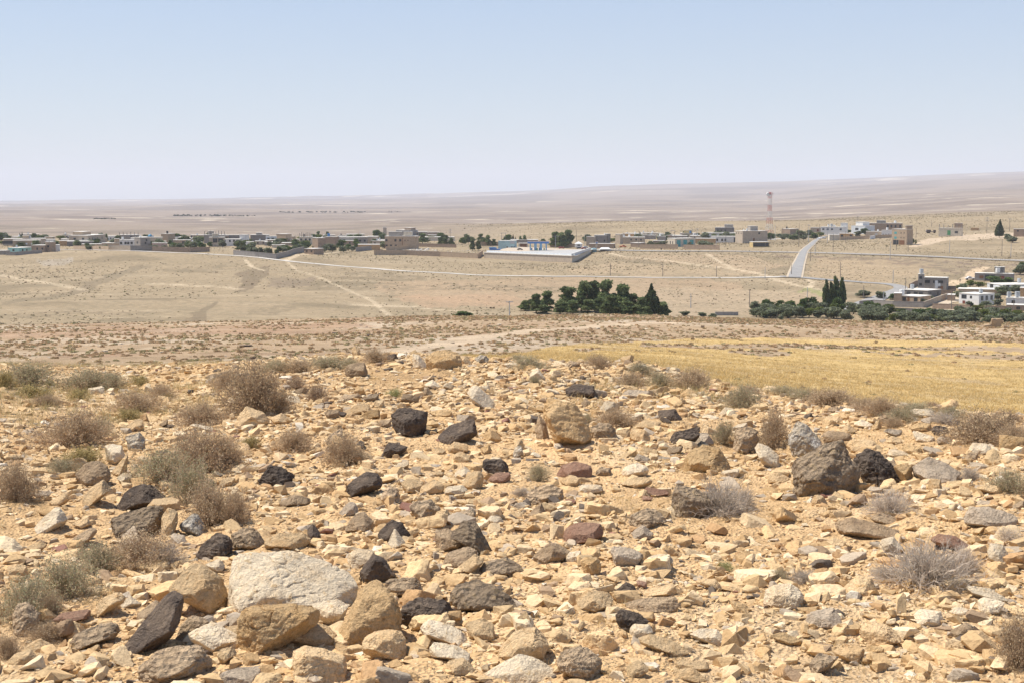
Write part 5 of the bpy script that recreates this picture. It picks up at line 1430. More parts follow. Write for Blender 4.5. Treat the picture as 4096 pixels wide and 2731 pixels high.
H_('house', 1297,1340,1356,948,988,'brown','brown two-storey house with a blue tank on the roof',th=30,ext=[('tank',.25,.5,'b',1.3)])
H_('house', 1356,1468,1468,949,982,'grey','very long grey two-storey building in the village centre',wins=row('L',[.07,.19],.62,1.3,1.4)+row('L',[.6,.76,.92],.55,1.5,1.6)+row('L',[.38,.5],.15,1.3,1.4),cat_='building')
H_('house', 1468,1509,1512,947,980,'beige','beige end block of the very long grey building',th=10)
H_('hut', 1218,1255,1295,996,1019,'brown','small brown hut with two windows beside the dirt track',th=40,wins=row('L',[.25,.75],.55,1.0,1.1),cat_='hut')
H_('house', 1386,1456,1456,938,952,'cream','low cream house behind the very long grey building',wins=[('L',.55,.5,1.5,2,DOORB)])
H_('house', 1432,1518,1518,979,1001,'orange','low orange-tan shed left of the big beige block',cat_='shed')
H_('house', 1540,1668,1675,946,998,'tan','big plain tan two-storey block with square dark windows',th=8,wins=row('L',[.05,.33,.48],.68,1.6,1.7)+row('L',[.05,.19,.34],.26,1.6,1.7)+row('L',[.63,.72],.68,.7,.8)+row('L',[.44,.50,.66,.71],.26,.7,.8)+[('L',.545,.5,.4,7,DOORB,'drainpipe')],ext=[('box',.1,.5,.3,.8,3.2,'grey'),('box',.57,.84,.2,.6,3.0,'cream')],cat_='building')
H_('house', 1584,1640,1672,922,948,'grey','grey two-storey house behind the big tan block',th=30,ext=[('box',.5,.95,.2,.8,2.2,'brown')],wins=row('L',[.15],.5,1.5,1.8))
H_('tower', 1533,1546,1546,911,945,'beige','slim pale concrete tower behind the big tan block',cat_='tower',mindepth=3)
H_('house', 1709,1757,1757,930,955,'brown','plain brown house right of the big tan block')
H_('house', 1712,1745,1745,940,958,'cream','small cream hut before the plain brown house',wins=[('L',.45,.4,1.5,2)],cat_='hut')
H_('house', 1694,1816,1816,949,965,'cream','long low cream house behind the dark conifers')
H_('house', 1630,1708,1708,928,946,'beige','pale house with a row of openings behind the tan block',wins=row('L',[.5,.6,.7],.5,1.0,2.5))
# fuel station and the right half
H_('station_building', 1993,2058,2067,964,1001,'blue','pale blue station building beside the blue canopy',th=12,wins=row('L',[.55,.84],.3,1.0,1.1)+[('L',.87,.8,3.5,1.8,TANKM)]+row('L',[.98],.3,1.0,1.1),cat_='building',rmin=800)
H_('kiosk', 2074,2110,2110,974,993,'cream','small cream building with a dark arched gate behind the canopy',wins=[('L',.55,.4,5,3.6,DOORB,'gate')],cat_='building')
H_('house', 2030,2150,2150,960,972,'grey','long low grey roofs behind the pale blue station building',cat_='building')
H_('house', 2345,2376,2382,948,984,'beige','beige half of the grey house right of the big conifers',th=15)
H_('house', 2377,2428,2428,942,982,'grey','grey house with two windows right of the big conifers',wins=row('L',[.22,.8],.45,1.2,1.4),ext=[('tank',.8,.4,'w',.7)])
H_('house', 2420,2433,2442,936,982,'dgrey','narrow stair tower at the right end of the grey house',th=35,wins=[('L',.5,.8,1.0,1.0)])
H_('shop_row', 2356,2455,2461,976,994,'brown','row of low brown shops behind the blue cube tank',th=10,wins=[('L',.3,.5,2,1.6,WM['beige'])],cat_='shop')
H_('house', 2461,2480,2491,938,978,'beige','tall pale stair tower with sloping roof right of the shops',th=40,cat_='building')
H_('house', 2490,2577,2577,950,976,'beige','long beige house with three windows and flat white roof',wins=row('L',[.4,.63,.85],.62,1.2,1.4),ext=[('tank',.3,.4,'w'),('tank',.05,.4,'m')])
H_('house', 2490,2535,2535,935,955,'orange','orange-brown house behind the long beige one')
H_('house', 2522,2560,2582,973,990,'brown','low brown store with a white end wall',th=30,cat_='store')
H_('house', 2612,2657,2657,964,988,'brown','brown house half hidden by olive bushes',)
H_('house', 2630,2662,2662,946,966,'grey','small grey house with white roof tank behind the brown one',ext=[('tank',.3,.4,'w',1.2)])
H_('house', 2566,2622,2622,942,958,'grey','grey rooms with several small roof tanks, middle distance',ext=[('box',.1,.4,.2,.7,2.2,'cream'),('tank',.7,.4,'m')])
H_('house', 2669,2700,2781,955,989,'cream','cream house with three teal arched doors behind a low wall',th=50,wins=[('R',.18,.40,3.6,5,TEAL),('R',.5,.40,3.6,5,TEAL),('R',.82,.40,3.6,5,TEAL)]+row('L',[.4,.7],.5,.8,2.2))
H_('house', 2781,2862,2862,955,975,'orange','long low orange-tan house right of the teal arches')
H_('house', 2666,2726,2726,942,958,'brown','olive-brown low house behind the teal arched house')
H_('house', 2725,2776,2776,934,955,'tan','tan house with a teal water tank on its roof',ext=[('box',.2,.8,.3,.8,2.6,'yell'),('tank',.7,.2,'b')])
H_('house', 2861,2934,2934,911,936,'dgrey','dark grey two-storey house highest of the middle cluster',wins=row('L',[.15,.35,.55],.5,1.4,1.6),ext=[('box',.5,.95,.2,.8,2.8,'grey'),('dish',.5)])
H_('house', 2812,2940,2940,932,953,'lblue','long pale house with a flat projecting roof, middle cluster',over=.9,wins=row('L',[.15,.4,.6],.5,2,2))
H_('house', 2845,2943,2943,947,971,'white','white low house with dark doorways before the pale house',wins=row('L',[.25,.45,.58],.4,1.4,2)+[('L',.97,.4,2,4)])
H_('house', 2941,2970,3069,925,974,'beige','large plain beige two-storey cube beside the lattice mast',th=58,wins=row('L',[.15,.45,.8],.8,.9,1.2)+[('R',.66,.8,1.6,1.5),('R',.45,.22,1.4,3.4,DOORB,'door')],ext=[('box',.1,.5,.45,.75,3.6,'grey'),('tank',.9,.2,'w'),('dish',.1)])
H_('arcade', 2998,3012,3077,969,991,'yell','low yellow shed with a row of dark openings before the beige cube',th=70,wins=row('R',[.1,.27,.45,.63,.85],.5,2.6,2.6),cat_='shed')
H_('house', 3127,3160,3193,917,940,'brown','low brown house with tan side right of the lattice mast',th=35,ext=[('tank',.0,.6,'k')])
H_('house', 3243,3290,3290,911,930,'beige','small pale house left of the long white one',wins=[('L',.6,.4,1.8,2,REDG)])
H_('house', 3285,3385,3391,909,938,'white','long white house with round tanks on its roof',th=10,wins=row('L',[.1,.27,.44,.78],.66,1.8,1.6),ext=[('tank',.28,.3,'w',1.2),('tank',.4,.3,'m',1.6),('tank',.5,.3,'w'),('box',.76,1,.2,.8,3.6,'white'),('dish',.55)])
H_('house', 3312,3318,3358,940,963,'cream','plain cream block by the roadside with white roof',th=80)
H_('house', 3358,3412,3412,935,955,'orange','low brown-orange house right of the plain cream block',wins=row('L',[.2,.85],.5,2,2.2),over=.6)
H_('house', 3406,3460,3497,904,938,'lblue','pale bluish two-storey house behind a leafy tree',th=35,wins=[('L',.4,.6,3.5,2)],ext=[('box',.25,.75,.1,.8,3.4,'white')])
H_('house', 3472,3607,3607,894,925,'brown','long dark brown two-storey house on the rise, right',wins=row('L',[.6,.7,.82,.95],.6,1.6,2.4)+row('L',[.15],.4,2,2),ext=[('box',.27,.52,.2,.8,2.4,'dgrey'),('tank',.8,.3,'w',1.3)])
H_('house', 3465,3527,3527,927,950,'beige','low beige house before the long brown one',wins=[('L',.65,.5,2,1.8,TANKM)],ext=[('tank',.75,.3,'w',.8)])
H_('house', 3527,3570,3570,922,950,'white','white house with small square openings left of the three-storey block',wins=row('L',[.15,.4,.65],.4,.6,.8),ext=[('tank',.5,.3,'w',1.2)])
H_('apartment_block', 3568,3626,3650,918,981,'tan','three-storey tan block standing alone above the road',th=30,wins=row('L',[.25],.76,2,1.6,TEAL)+row('L',[.25],.45,2,1.6,TEAL)+[('L',.28,.15,4.4,3.4,GLASS,'garage_opening'),('L',.68,.15,4.4,3.2,DOORB,'garage_door')]+row('L',[.62,.82],.76,.7,.8)+row('L',[.62,.82],.45,.7,.8),ext=[('box',.9,1,.0,.9,2.6,'brown')],cat_='building')
H_('house', 3758,3846,3850,914,946,'cream','cream house with a green door and column stubs, far right',th=10,wins=[('L',.45,.42,2.6,3.8,GREENP,'door'),('L',.77,.5,2.6,1.8)],ext=[('cols',6,3.2),('box',.66,1.0,.3,1,4.0,'brown')],r=None)
H_('house', 4057,4110,4110,917,948,'brown','brown house cut by the right edge behind dark bushes',wins=[('L',.3,.75,1.4,1.2)])
H_('bale_stack', 3885,3915,3915,914,923,'orange','low row of brown bales on the bare rise, far right',cat_='bales',roofm=WM['orange'],mindepth=3)
# village at the right, nearer
V_ = dict(rmin=560)
H_('house', 3697,3785,3793,1112,1166,'grey','big grey two-storey house with a square tower',th=9,wins=[('L',.16,.68,2.4,1.4),('L',.74,.68,2.4,1.4),('L',.74,.25,2.4,1.5,DOORB),('L',.45,.68,.8,1.2),('L',.62,.5,2.6,3.6,WM['lblue'],'porch')],**V_)
H_('stair_tower', 3672,3694,3697,1097,1168,'grey','square grey tower with a tank on top, joined to the grey house',th=10,wins=row('L',[.45],.8,1.3,1.3)+row('L',[.45],.42,1.3,1.3)+row('L',[.5],.1,1.2,1.5),ext=[('tank',.5,.5,'m',1.3)],cat_='tower',mindepth=3.5,**V_)
H_('house', 3617,3710,3762,1163,1193,'dgrey','long dark grey house with flat pale roof below the square tower',th=28,wins=row('L',[.2,.5,.72],.5,2,1.6)+row('R',[.2,.75],.5,1.4,1.6),ext=[('tank',.12,.4,'m',1.2)],**V_)
H_('house', 3576,3604,3607,1174,1218,'tan','high tan wall block at the left of the tan walled house',th=10,cat_='building',**V_)
H_('house', 3602,3680,3722,1187,1216,'tan','tan single-storey house with a white tank inside the walled yard',th=25,wins=row('L',[.2,.78],.55,1.7,1.7)+[('L',.42,.5,1.0,3,DOORB,'door')],ext=[('tank',.03,.1,'w',1.5)],**V_)
H_('house', 3838,3915,3974,1178,1222,'white','white two-storey house with small dark windows, right village',th=35,wins=[('L',.25,.7,2.6,1.7),('L',.6,.7,1,1.2),('L',.25,.2,1.4,1.4,REDG),('L',.5,.2,1.2,1.3)]+row('R',[.2,.5,.82],.62,1.7,2)+row('R',[.5],.2,1,1.3),ext=[('tank',.7,.5,'m',1.1)],**V_)
H_('house', 3905,4050,4056,1096,1130,'grey','wide low grey house with porch and white roof tank, top right',th=8,wins=[('L',.18,.55,2,1.4,DOORB),('L',.4,.45,5,3,GLASS,'porch'),('L',.72,.55,2.4,1.5,REDG)],ext=[('box',.5,.75,.4,.9,3.2,'dgrey'),('tank',.6,.15,'w',1.5)],**V_)
H_('house', 3950,4010,4140,1140,1160,'lblue','long pale house with white roof among olives, right edge',th=60,wins=row('R',[.15,.4],.5,1.6,2)+row('L',[.3],.5,3,2),ext=[('tank',.1,.9,'m',1.2)],**V_)
H_('house', 3841,3995,3995,1162,1178,'beige','low beige building with wide cream roof behind the white house',over=.5,**V_)
H_('house', 4029,4120,4120,1194,1226,'white','white house at the right edge with metal roof tanks',wins=[('L',.3,.5,1.4,1.4)],ext=[('tank',.1,.3,'m',1.3),('tank',.45,.3,'m',1.5)],**V_)
H_('house', 4082,4130,4130,1153,1196,'orange','orange-red brick block cut by the right edge',**V_)
H_('house', 4030,4120,4120,1222,1246,'brown','low brown store with pale roof beside the lane, right edge',wins=[('L',.5,.5,1.5,1.2)],cat_='store',**V_)
H_('house', 3790,3818,3818,1180,1205,'brown','small brown outbuilding with white roof at the yard gate',cat_='shed',**V_)
# ---- walls
def wall(pts, h, m, label, w=0.3, rmin=560, cat_='wall', cap=None, name='boundary_wall', low=1.5):
    W = np.array([cast(u, v, rmin, 1600) for u, v in pts]); L = []
    P_ = []
    for a, b in zip(W[:-1], W[1:]):
        n = max(1, int(np.hypot(*(b - a)[:2]) / 8))
        for k in range(n): P_.append(a[:2] + (b - a)[:2] * k / n)
    P_.append(W[-1][:2]); P_ = np.array(P_)
    z = ground(P_[:, 0], P_[:, 1]); hh = np.interp(np.linspace(0, 1, len(P_)), np.linspace(0, 1, 2 if not hasattr(h, '__len__') else len(h)), [h, h] if not hasattr(h, '__len__') else h)
    t = np.gradient(P_, axis=0); t /= np.linalg.norm(t, axis=1)[:, None]; nn = np.stack([-t[:, 1], t[:, 0]], -1) * w / 2
    V = np.concatenate([np.c_[P_ - nn, z - low], np.c_[P_ + nn, z - low], np.c_[P_ + nn, z + hh], np.c_[P_ - nn, z + hh]])
    n = len(P_); Fq = []
    for i in range(n - 1):
        for a, b in ((0, 1), (1, 2), (2, 3), (3, 0)): Fq.append([a*n + i, b*n + i, b*n + i + 1, a*n + i + 1])
    Fq += [[0, 3*n, 2*n, n], [n-1, 2*n-1, 3*n-1, 4*n-1]]
    root = empty(name, (0, 0, 0)); root.location = (P_[0][0], P_[0][1], float(z[0]))
    V = V - np.array(root.location)
    solid('wall_panel', [(V, np.array(Fq))], m, root)
    zc = z + hh
    nn2 = nn * 1.3
    V2 = np.concatenate([np.c_[P_ - nn2, zc], np.c_[P_ + nn2, zc], np.c_[P_ + nn2, zc + .12], np.c_[P_ - nn2, zc + .12]]) - np.array(root.location)
    solid('coping', [(V2, np.array(Fq))], cap or m, root)
    tag(root, label, cat_, 'boundary walls'); return root
wall([(26,1022),(60,1023),(168,1013)], 2.0, WM['grey'], 'grey wall curving below the turquoise house')
wall([(295,1000),(435,1002)], 2.6, WM['tan'], 'tan wall below the low tan house, left of the pale wall')
wall([(435,1001),(522,1003)], 3.0, WM['beige'], 'pale beige wall below the white arched house')
wall([(522,1004),(610,1005)], 3.2, WM['dgrey'], 'dark grey wall below the tall grey house')
wall([(610,1006),(700,1009),(760,1011),(838,1008)], 3.0, WM['brown'], 'long brown roadside wall below the pink house')
wall([(934,1022),(1020,1029),(1104,1037)], 3.0, WM['grey'], 'long grey wall along the front of the village orchard')
wall([(1104,1037),(1160,1022),(1215,1010)], [3.0, 3.0, 3.6], WM['grey'], 'grey wall climbing to the small brown hut')
wall([(1423,1008),(1460,1004),(1486,1002)], 3.0, WM['grey'], 'bluish grey wall before the low orange-tan shed')
wall([(1496,1021),(1620,1021),(1760,1027),(1911,1035)], 3.2, WM['tan'], 'long tan wall round the rubble-strewn plot', rmin=700)
wall([(1911,1035),(1931,1020)], 3.2, WM['tan'], 'short return of the tan wall beside the station terrace', rmin=700)
wall([(1545,1004),(1600,1001),(1665,995)], 3.0, WM['tan'], 'tan wall before the big plain tan block', rmin=700)
wall([(1670,988),(1825,992)], 2.5, WM['brown'], 'low brown wall behind the rubble plot', rmin=700)
wall([(1900,985),(2060,983)], 3.0, WM['tan'], 'tan wall behind the conifers left of the station', rmin=700)
wall([(2200,990),(2300,991)], 2.6, WM['tan'], 'tan wall behind the red cars of the station', rmin=700)
wall([(2560,996),(2712,997)], 3.2, WM['tan'], 'roadside wall left of the white gateway', rmin=700)
wall([(2734,998),(2878,1000)], 3.2, WM['brown'], 'roadside wall right of the white gateway', rmin=700)
wall([(3360,962),(3440,958),(3478,957)], 2.6, WM['tan'], 'tan wall below the brown-orange house', rmin=700)
wall([(3480,958),(3500,955)], 2.6, WM['white'], 'short white wall piece between two tan walls', rmin=700)
wall([(3500,955),(3566,952)], 2.6, WM['tan'], 'tan wall left of the three-storey block', rmin=700)
wall([(3492,1222),(3570,1228),(3694,1231)], 2.4, WM['grey'], 'grey yard wall below the tan walled house')
wall([(3694,1231),(3740,1213),(3788,1196)], 2.4, WM['beige'], 'beige wall climbing right from the yard corner')
wall([(3730,1235),(3800,1237),(3880,1241)], 2.0, WM['brown'], 'low brown wall before the yard path')
wall([(3925,1246),(4030,1248)], 2.2, WM['brown'], 'brown lane wall left of the brown store')
wall([(3437,1228),(3492,1224)], 2.6, WM['grey'], 'grey wall with pale coping above the dark orchard tree', cap=ROOF)
wall([(3440,1246),(3600,1249),(3760,1255),(3900,1264),(4096,1275)], 1.6, WM['dgrey'], 'long dark retaining wall below the village lane')
wall([(3762,1178),(3812,1180)], 2.0, WM['brown'], 'short brown wall right of the long dark grey house')
wall([(3636,1158),(3660,1145),(3674,1142)], 2.5, WM['brown'], 'brown wall left of the square tower')
wall([(3790,1160),(3825,1160)], 1.8, WM['brown'], 'short wall right of the big grey tower house')
# blue dome of the mosque
g = cast(601, 972, 700); s = g[1] / F; r = math.hypot(g[0], g[1]); ztp = ray(601, 948)[2] / math.hypot(*ray(601, 948)[:2]) * r - g[2]
mq = empty('mosque', g); R_ = 9 * s
solid('wall', [boxv(-R_*1.3, R_*1.3, -R_, R_, -1, ztp)], WM['beige'], mq)
Dv, Fd = ICO[3]; dm = link('dome', mesh_np('dome', Dv * [R_, R_, R_ * 1.1] + [0, 0, ztp], Fd, 3), mat('dome_blue', (0.10, 0.28, 0.42), 0.5), mq)
solid('finial', [cylv(0, 0, .15, ztp + R_, ztp + R_ * 1.1 + 2, 6, .05)], GALV, mq); tag(mq, 'small mosque with a blue dome behind the grey houses, left', 'mosque')
wall([(2860,1262),(2952,1262)], 1.2, CONC, 'long low concrete trough beyond the near slope', cat_='trough', name='concrete_trough', rmin=330)
# ---- fuel station terrace
def plat():
    c = [cast(1936, 1034, 700), cast(2288, 1052, 700), cast(2362, 1012, 700)]
    s = math.hypot(*c[0][:2]) / F
    A, B_, C_ = [p[:2] for p in c]
    D_ = A + (C_ - B_) * 1.1
    zt = [float(ray(1936,1016)[2] / math.hypot(*ray(1936,1016)[:2]) * math.hypot(*A)), 0, 0]
    dB = ray(2288, 1022); zB = dB[2] / math.hypot(dB[0], dB[1]) * math.hypot(*B_)
    z0 = (zt[0] + zB) / 2
    root = empty('station_terrace', (B_[0], B_[1], z0))
    def prism(ps, za, zb):
        n = len(ps); V = np.array([[p[0]-B_[0], p[1]-B_[1], za] for p in ps] + [[p[0]-B_[0], p[1]-B_[1], zb] for p in ps])
        Fq = [[i, (i+1) % n, n + (i+1) % n, n + i] for i in range(n)]
        return V, np.array(Fq + [[3,2,1,0],[4,5,6,7]])
    solid('retaining_wall', [prism([A, B_, C_, D_], -9, 0)], WM['beige'], root)
    def off(p, q, w): t = (q - p) / np.linalg.norm(q - p); return np.array([-t[1], t[0]]) * w
    def strip(p, q, w0, w1, za, zb):
        n0 = off(p, q, 1.0); return prism([p + n0*w0, q + n0*w0, q + n0*w1, p + n0*w1], za, zb)
    solid('ledge', [strip(A, B_, -0.3, 2.4, 0.02, 0.5)], ROOF, root)
    solid('parapet', [strip(A, B_, 2.5, 2.9, 0.02, 1.5)], WM['lblue'], root)
    solid('side_parapet', [strip(B_, C_, -0.12, 0.35, 0.02, 1.7)], WM['white'], root)
    solid('side_wall', [strip(B_, C_, -0.08, 0.0, -9, 0.0)], WM['cream'], root)
    tag(root, 'walled concrete terrace carrying the fuel station, with white ledge and blue parapet', 'terrace')
    return A, B_, C_, D_, z0
tA, tB, tC, tD, tz = plat()
FY = roadmat('forecourt', (0.34, 0.335, 0.33), (0.42, 0.41, 0.39))
def flat(name, ps, z, m):
    V = [[p[0], p[1], z] for p in ps]; me = bpy.data.meshes.new(name); me.from_pydata(V, [], [list(range(len(V)))]); me.update()
    o = link(name, me, m); o['kind'] = 'structure'
e1 = (tB - tA) / np.linalg.norm(tB - tA); e2 = np.array([-e1[1], e1[0]])
flat('forecourt', [tA + e2*3, tB + e2*3, tC, tC + e2*45, tA + e2*60 - e1*2], tz + 0.03, FY)
def on_terrace(u, v, z=None):
    z = tz + 0.03 if z is None else z
    d = ray(u, v); k = z / d[2]; return np.array([d[0]*k, d[1]*k, z])
# canopy
pc = on_terrace(2153, 1003); sc_ = pc[1] / F
ztop = ray(2153, 968)[2] / math.hypot(*ray(2153, 968)[:2]) * math.hypot(*pc[:2])
Hc = ztop - pc[2]; wc = 86 * sc_
can = empty('fuel_canopy', pc, -0.02)
solid('canopy_roof', [boxv(-wc/2, wc/2, -1, 7, Hc - 1.3, Hc)], BLUEP, can); solid('canopy_top', [boxv(-wc/2 + .3, wc/2 - .3, -.7, 6.7, Hc + .003, Hc + .2)], WM['brown'], can)
for fx in (-0.37, -0.13, 0.12, 0.37):
    for fy in (0.6, 5.4):
        ww = 0.9 if abs(fx) < 0.2 else 0.45
        solid('column', [boxv(wc*fx - ww, wc*fx + ww, fy - .4, fy + .4, 0, Hc - 1.3)], LBLUE, can)
tag(can, 'blue flat canopy on light blue columns over the fuel pumps', 'canopy')
for k, fx in enumerate((-0.30, -0.05, 0.05, 0.27)):
    p = pc + np.array([wc*fx, -1.5 if k % 2 else 1.5, 0]); pm = empty('fuel_pump', p)
    solid('cabinet', [boxv(-.45, .45, -.3, .3, 0, 1.7)], GREENP if k % 2 else LBLUE, pm, 0.05); solid('display', [boxv(-.35, .35, -.34, -.30, 1.05, 1.5)], GLASS, pm)
    tag(pm, f"{['leftmost','second','third','rightmost'][k]} fuel pump {'' if k in (0,3) else 'from the left '}under the blue canopy", 'fuel pump', 'pumps under the canopy')
# ---- vehicles
def paintm(name, c): return mat(name, c, 0.35, 0.5)
CARM = {'red': paintm('car_paint_red', (0.30, 0.02, 0.02)), 'dark': paintm('car_paint_dark', (0.03, 0.035, 0.04)), 'white': paintm('car_paint_white', (0.75, 0.75, 0.75)), 'grey': paintm('car_paint_grey', (0.25, 0.26, 0.28)), 'orange': paintm('car_paint_orange', (0.65, 0.14, 0.03)), 'olive': paintm('truck_paint', (0.10, 0.07, 0.055))}
TYRE = mat('tyre', (0.02, 0.02, 0.02), 0.9)
def extr(prof, w):
    n = len(prof); V = np.array([[x, -w/2, z] for x, z in prof] + [[x, w/2, z] for x, z in prof]); me = []
    return V, [[i, i+n, (i+1) % n + n, (i+1) % n] for i in range(n)] + [list(range(n)), list(range(2*n-1, n-1, -1))]
def pmesh(name, V, Fq, m, parent, bev=0.05):
    me = bpy.data.meshes.new(name); me.from_pydata(np.array(V).tolist(), [], Fq); me.update(); o = link(name, me, m, parent)
    if bev: md = o.modifiers.new('bevel', 'BEVEL'); md.width = bev; md.segments = 2
    return o
def car(p, yaw, c, label, kind='car'):
    root = empty({'car': 'parked_car', 'pickup': 'pickup_truck', 'truck': 'lorry'}[kind], p, yaw); m = CARM[c]; sc2 = 1.0
    if kind == 'car': body = [(-2.1,.35),(2.1,.35),(2.15,.75),(1.3,.92),(.7,1.4),(-.9,1.42),(-1.6,.98),(-2.15,.9)]; gl = [(1.18,.95),(.66,1.34),(-.86,1.36),(-1.45,.98)]; w = 1.7; wh = (1.35, -1.3); R = .32
    elif kind == 'pickup': body = [(-2.6,.5),(2.5,.5),(2.55,1.0),(1.5,1.15),(.9,1.75),(-.5,1.75),(-.6,1.15),(-2.6,1.15)]; gl = [(1.35,1.18),(.85,1.68),(-.42,1.68),(-.42,1.18)]; w = 1.75; wh = (1.6, -1.6); R = .38
    else: body = [(-4.5,.9),(4,.9),(4.05,1.9),(3.8,2.9),(2.2,2.9),(2.1,1.5),(-.4,1.5),(-.5,3.1),(-3.9,3.0),(-4.5,1.6)]; gl = [(3.95,1.95),(3.75,2.75),(2.5,2.75),(2.5,1.95)]; w = 2.4; wh = (3.0, -1.6, -3.0); R = .55
    V, Fq = extr(body, w); pmesh('body', V, Fq, m, root, 0.07)
    V, Fq = extr(gl, w + 0.02); pmesh('windows', V, Fq, GLASS, root, 0)
    for x in wh:
        for s_ in (-1, 1):
            V, Fq = cylv(0, 0, R, -0.1, 0.1, 14); V = V[:, [0, 2, 1]] + [x, s_ * (w/2 - .05), R]
            solid('wheel', [(V, Fq)], TYRE, root)
    tag(root, label, {'car': 'car', 'pickup': 'pickup', 'truck': 'truck'}[kind], 'parked vehicles'); return root
car(on_terrace(2246, 996), 0.1, 'red', 'dark red car parked under the big conifers at the station')
car(on_terrace(2318, 997), -0.1, 'dark', 'dark car left of the two parked by the white kiosk')
car(on_terrace(2336, 998), 0.2, 'red', 'dark red car nearest the white kiosk, right of the dark car')
car(on_terrace(2080, 1002), 0.0, 'dark', 'dark car parked beside the pale blue station building')
car(on_terrace(2343, 993), 0.0, 'white', 'white car behind the dark red one near the kiosk')
car(cast(2492, 991, 700), 0.1, 'orange', 'small orange-red truck parked right of the brown shops', 'pickup')
car(cast(2450, 993, 700), 0.1, 'dark', 'dark vehicle parked before the shops right of the cube tank')
car(cast(3274, 959, 700) + [0, 0, .25], 1.9, 'white', 'white car driving on the crossing road')
car(cast(3296, 957, 700) + [0, 0, .1], 1.8, 'grey', 'grey car beside the crossing road near the cream block')
car(cast(3724, 934, 700), 0.0, 'olive', 'dark old lorry standing on the bare rise, far right', 'truck')
car(cast(3880, 1120, 560), 3.1, 'white', 'white pickup parked left of the wide low grey house', 'pickup')
car(cast(3790, 1256, 500) + [0, 0, .1], 0.2, 'white', 'white car half hidden in the orchard below the lane')
# kiosk, tank, tarpaulin, sign
p = on_terrace(2315, 990); kk = empty('white_kiosk', p)
solid('wall', [boxv(-2.6, 2.6, 0, 4, 0, 2.6)], WM['white'], kk); V = np.array([[-3,-.3,2.6],[3,-.3,2.6],[3,4.3,2.6],[-3,4.3,2.6],[0,2,4.2]]); pmesh('roof', V, [[0,1,4],[1,2,4],[2,3,4],[3,0,4],[3,2,1,0]], TANKW, kk, 0); solid('window', [boxv(-1, 1, -.05, 0.02, 1, 1.9)], GLASS, kk)
tag(kk, 'small white kiosk with pointed roof at the station', 'kiosk')
p = cast(2376, 1009, 700); s = p[1] / F; tk = empty('cube_tank', p, 0.3); w_ = 17 * s / 2
solid('tank_body', [boxv(-w_, w_, -w_, w_, 0, 15*s)], WM['blue'], tk, 0.15); solid('lid', [cylv(0, 0, .6, 15*s, 15*s + .3)], TANKM, tk)
tag(tk, 'pale blue cube-shaped tank beside the terrace corner', 'tank')
p = cast(2421, 1005, 700); s = p[1] / F; tp = empty('covered_load', p); w_ = 46 * s / 2; h_ = 14 * s
V = [[-w_,-2,.3],[w_,-2,.3],[w_,3,.3],[-w_,3,.3],[-w_*.95,-2,h_*.55],[w_*.95,-2,h_*.55],[w_*.95,3,h_*.55],[-w_*.95,3,h_*.55],[-w_*.65,-.5,h_],[w_*.6,-.5,h_],[w_*.6,2,h_],[-w_*.65,2,h_]]
pmesh('tarpaulin', np.array(V, float), [[0,1,5,4],[1,2,6,5],[2,3,7,6],[3,0,4,7],[4,5,9,8],[5,6,10,9],[6,7,11,10],[7,4,8,11],[8,9,10,11]], TANKW, tp, 0.1)
solid('trailer_bed', [boxv(-w_*1.02, w_*1.02, -2.1, 3.1, 0, .3)], TYRE, tp)
tag(tp, 'load under a white tarpaulin beside the road', 'trailer')
p = cast(2387, 996, 700); s = p[1] / F; sg = empty('road_sign', p)
solid('pole', [cylv(0, 0, .12, 0, 25*s, 8)], GALV, sg)
V, Fq = cylv(0, 0, 1, -.08, .08, 20); V = V[:, [0, 2, 1]] * [5*s, 1, 6.5*s] + [0, 0, 25*s]
solid('sign_panel', [(V, Fq)], TANKW, sg); V2 = V * [1, 1, 1]; V2 = (V - [0, 0, 25*s]) * [.8, 1.3, .45] + [0, 0, 25*s]; solid('blue_band', [(V2 + [0, 0, -1.5*s], Fq)], BLUEP, sg); solid('red_band', [((V - [0,0,25*s]) * [.6, 1.3, .25] + [0, 0, 28.4*s], Fq)], CARM['red'], sg)
tag(sg, 'oval white, red and blue sign on a pole before the shops', 'sign')
# blue skip left of the station building
p = on_terrace(1975, 1002); sk = empty('blue_skip', p); pmesh('tub', *extr([(-3,0),(4,0),(5.5,1),(2,1),(1.8,2),(-3.2,2)], 3), BLUEP, sk, 0.05); solid('rim', [boxv(-3.4, 1.9, -1.6, 1.6, 2.0, 2.12)], LBLUE, sk); tag(sk, 'blue metal container left of the station building', 'container')
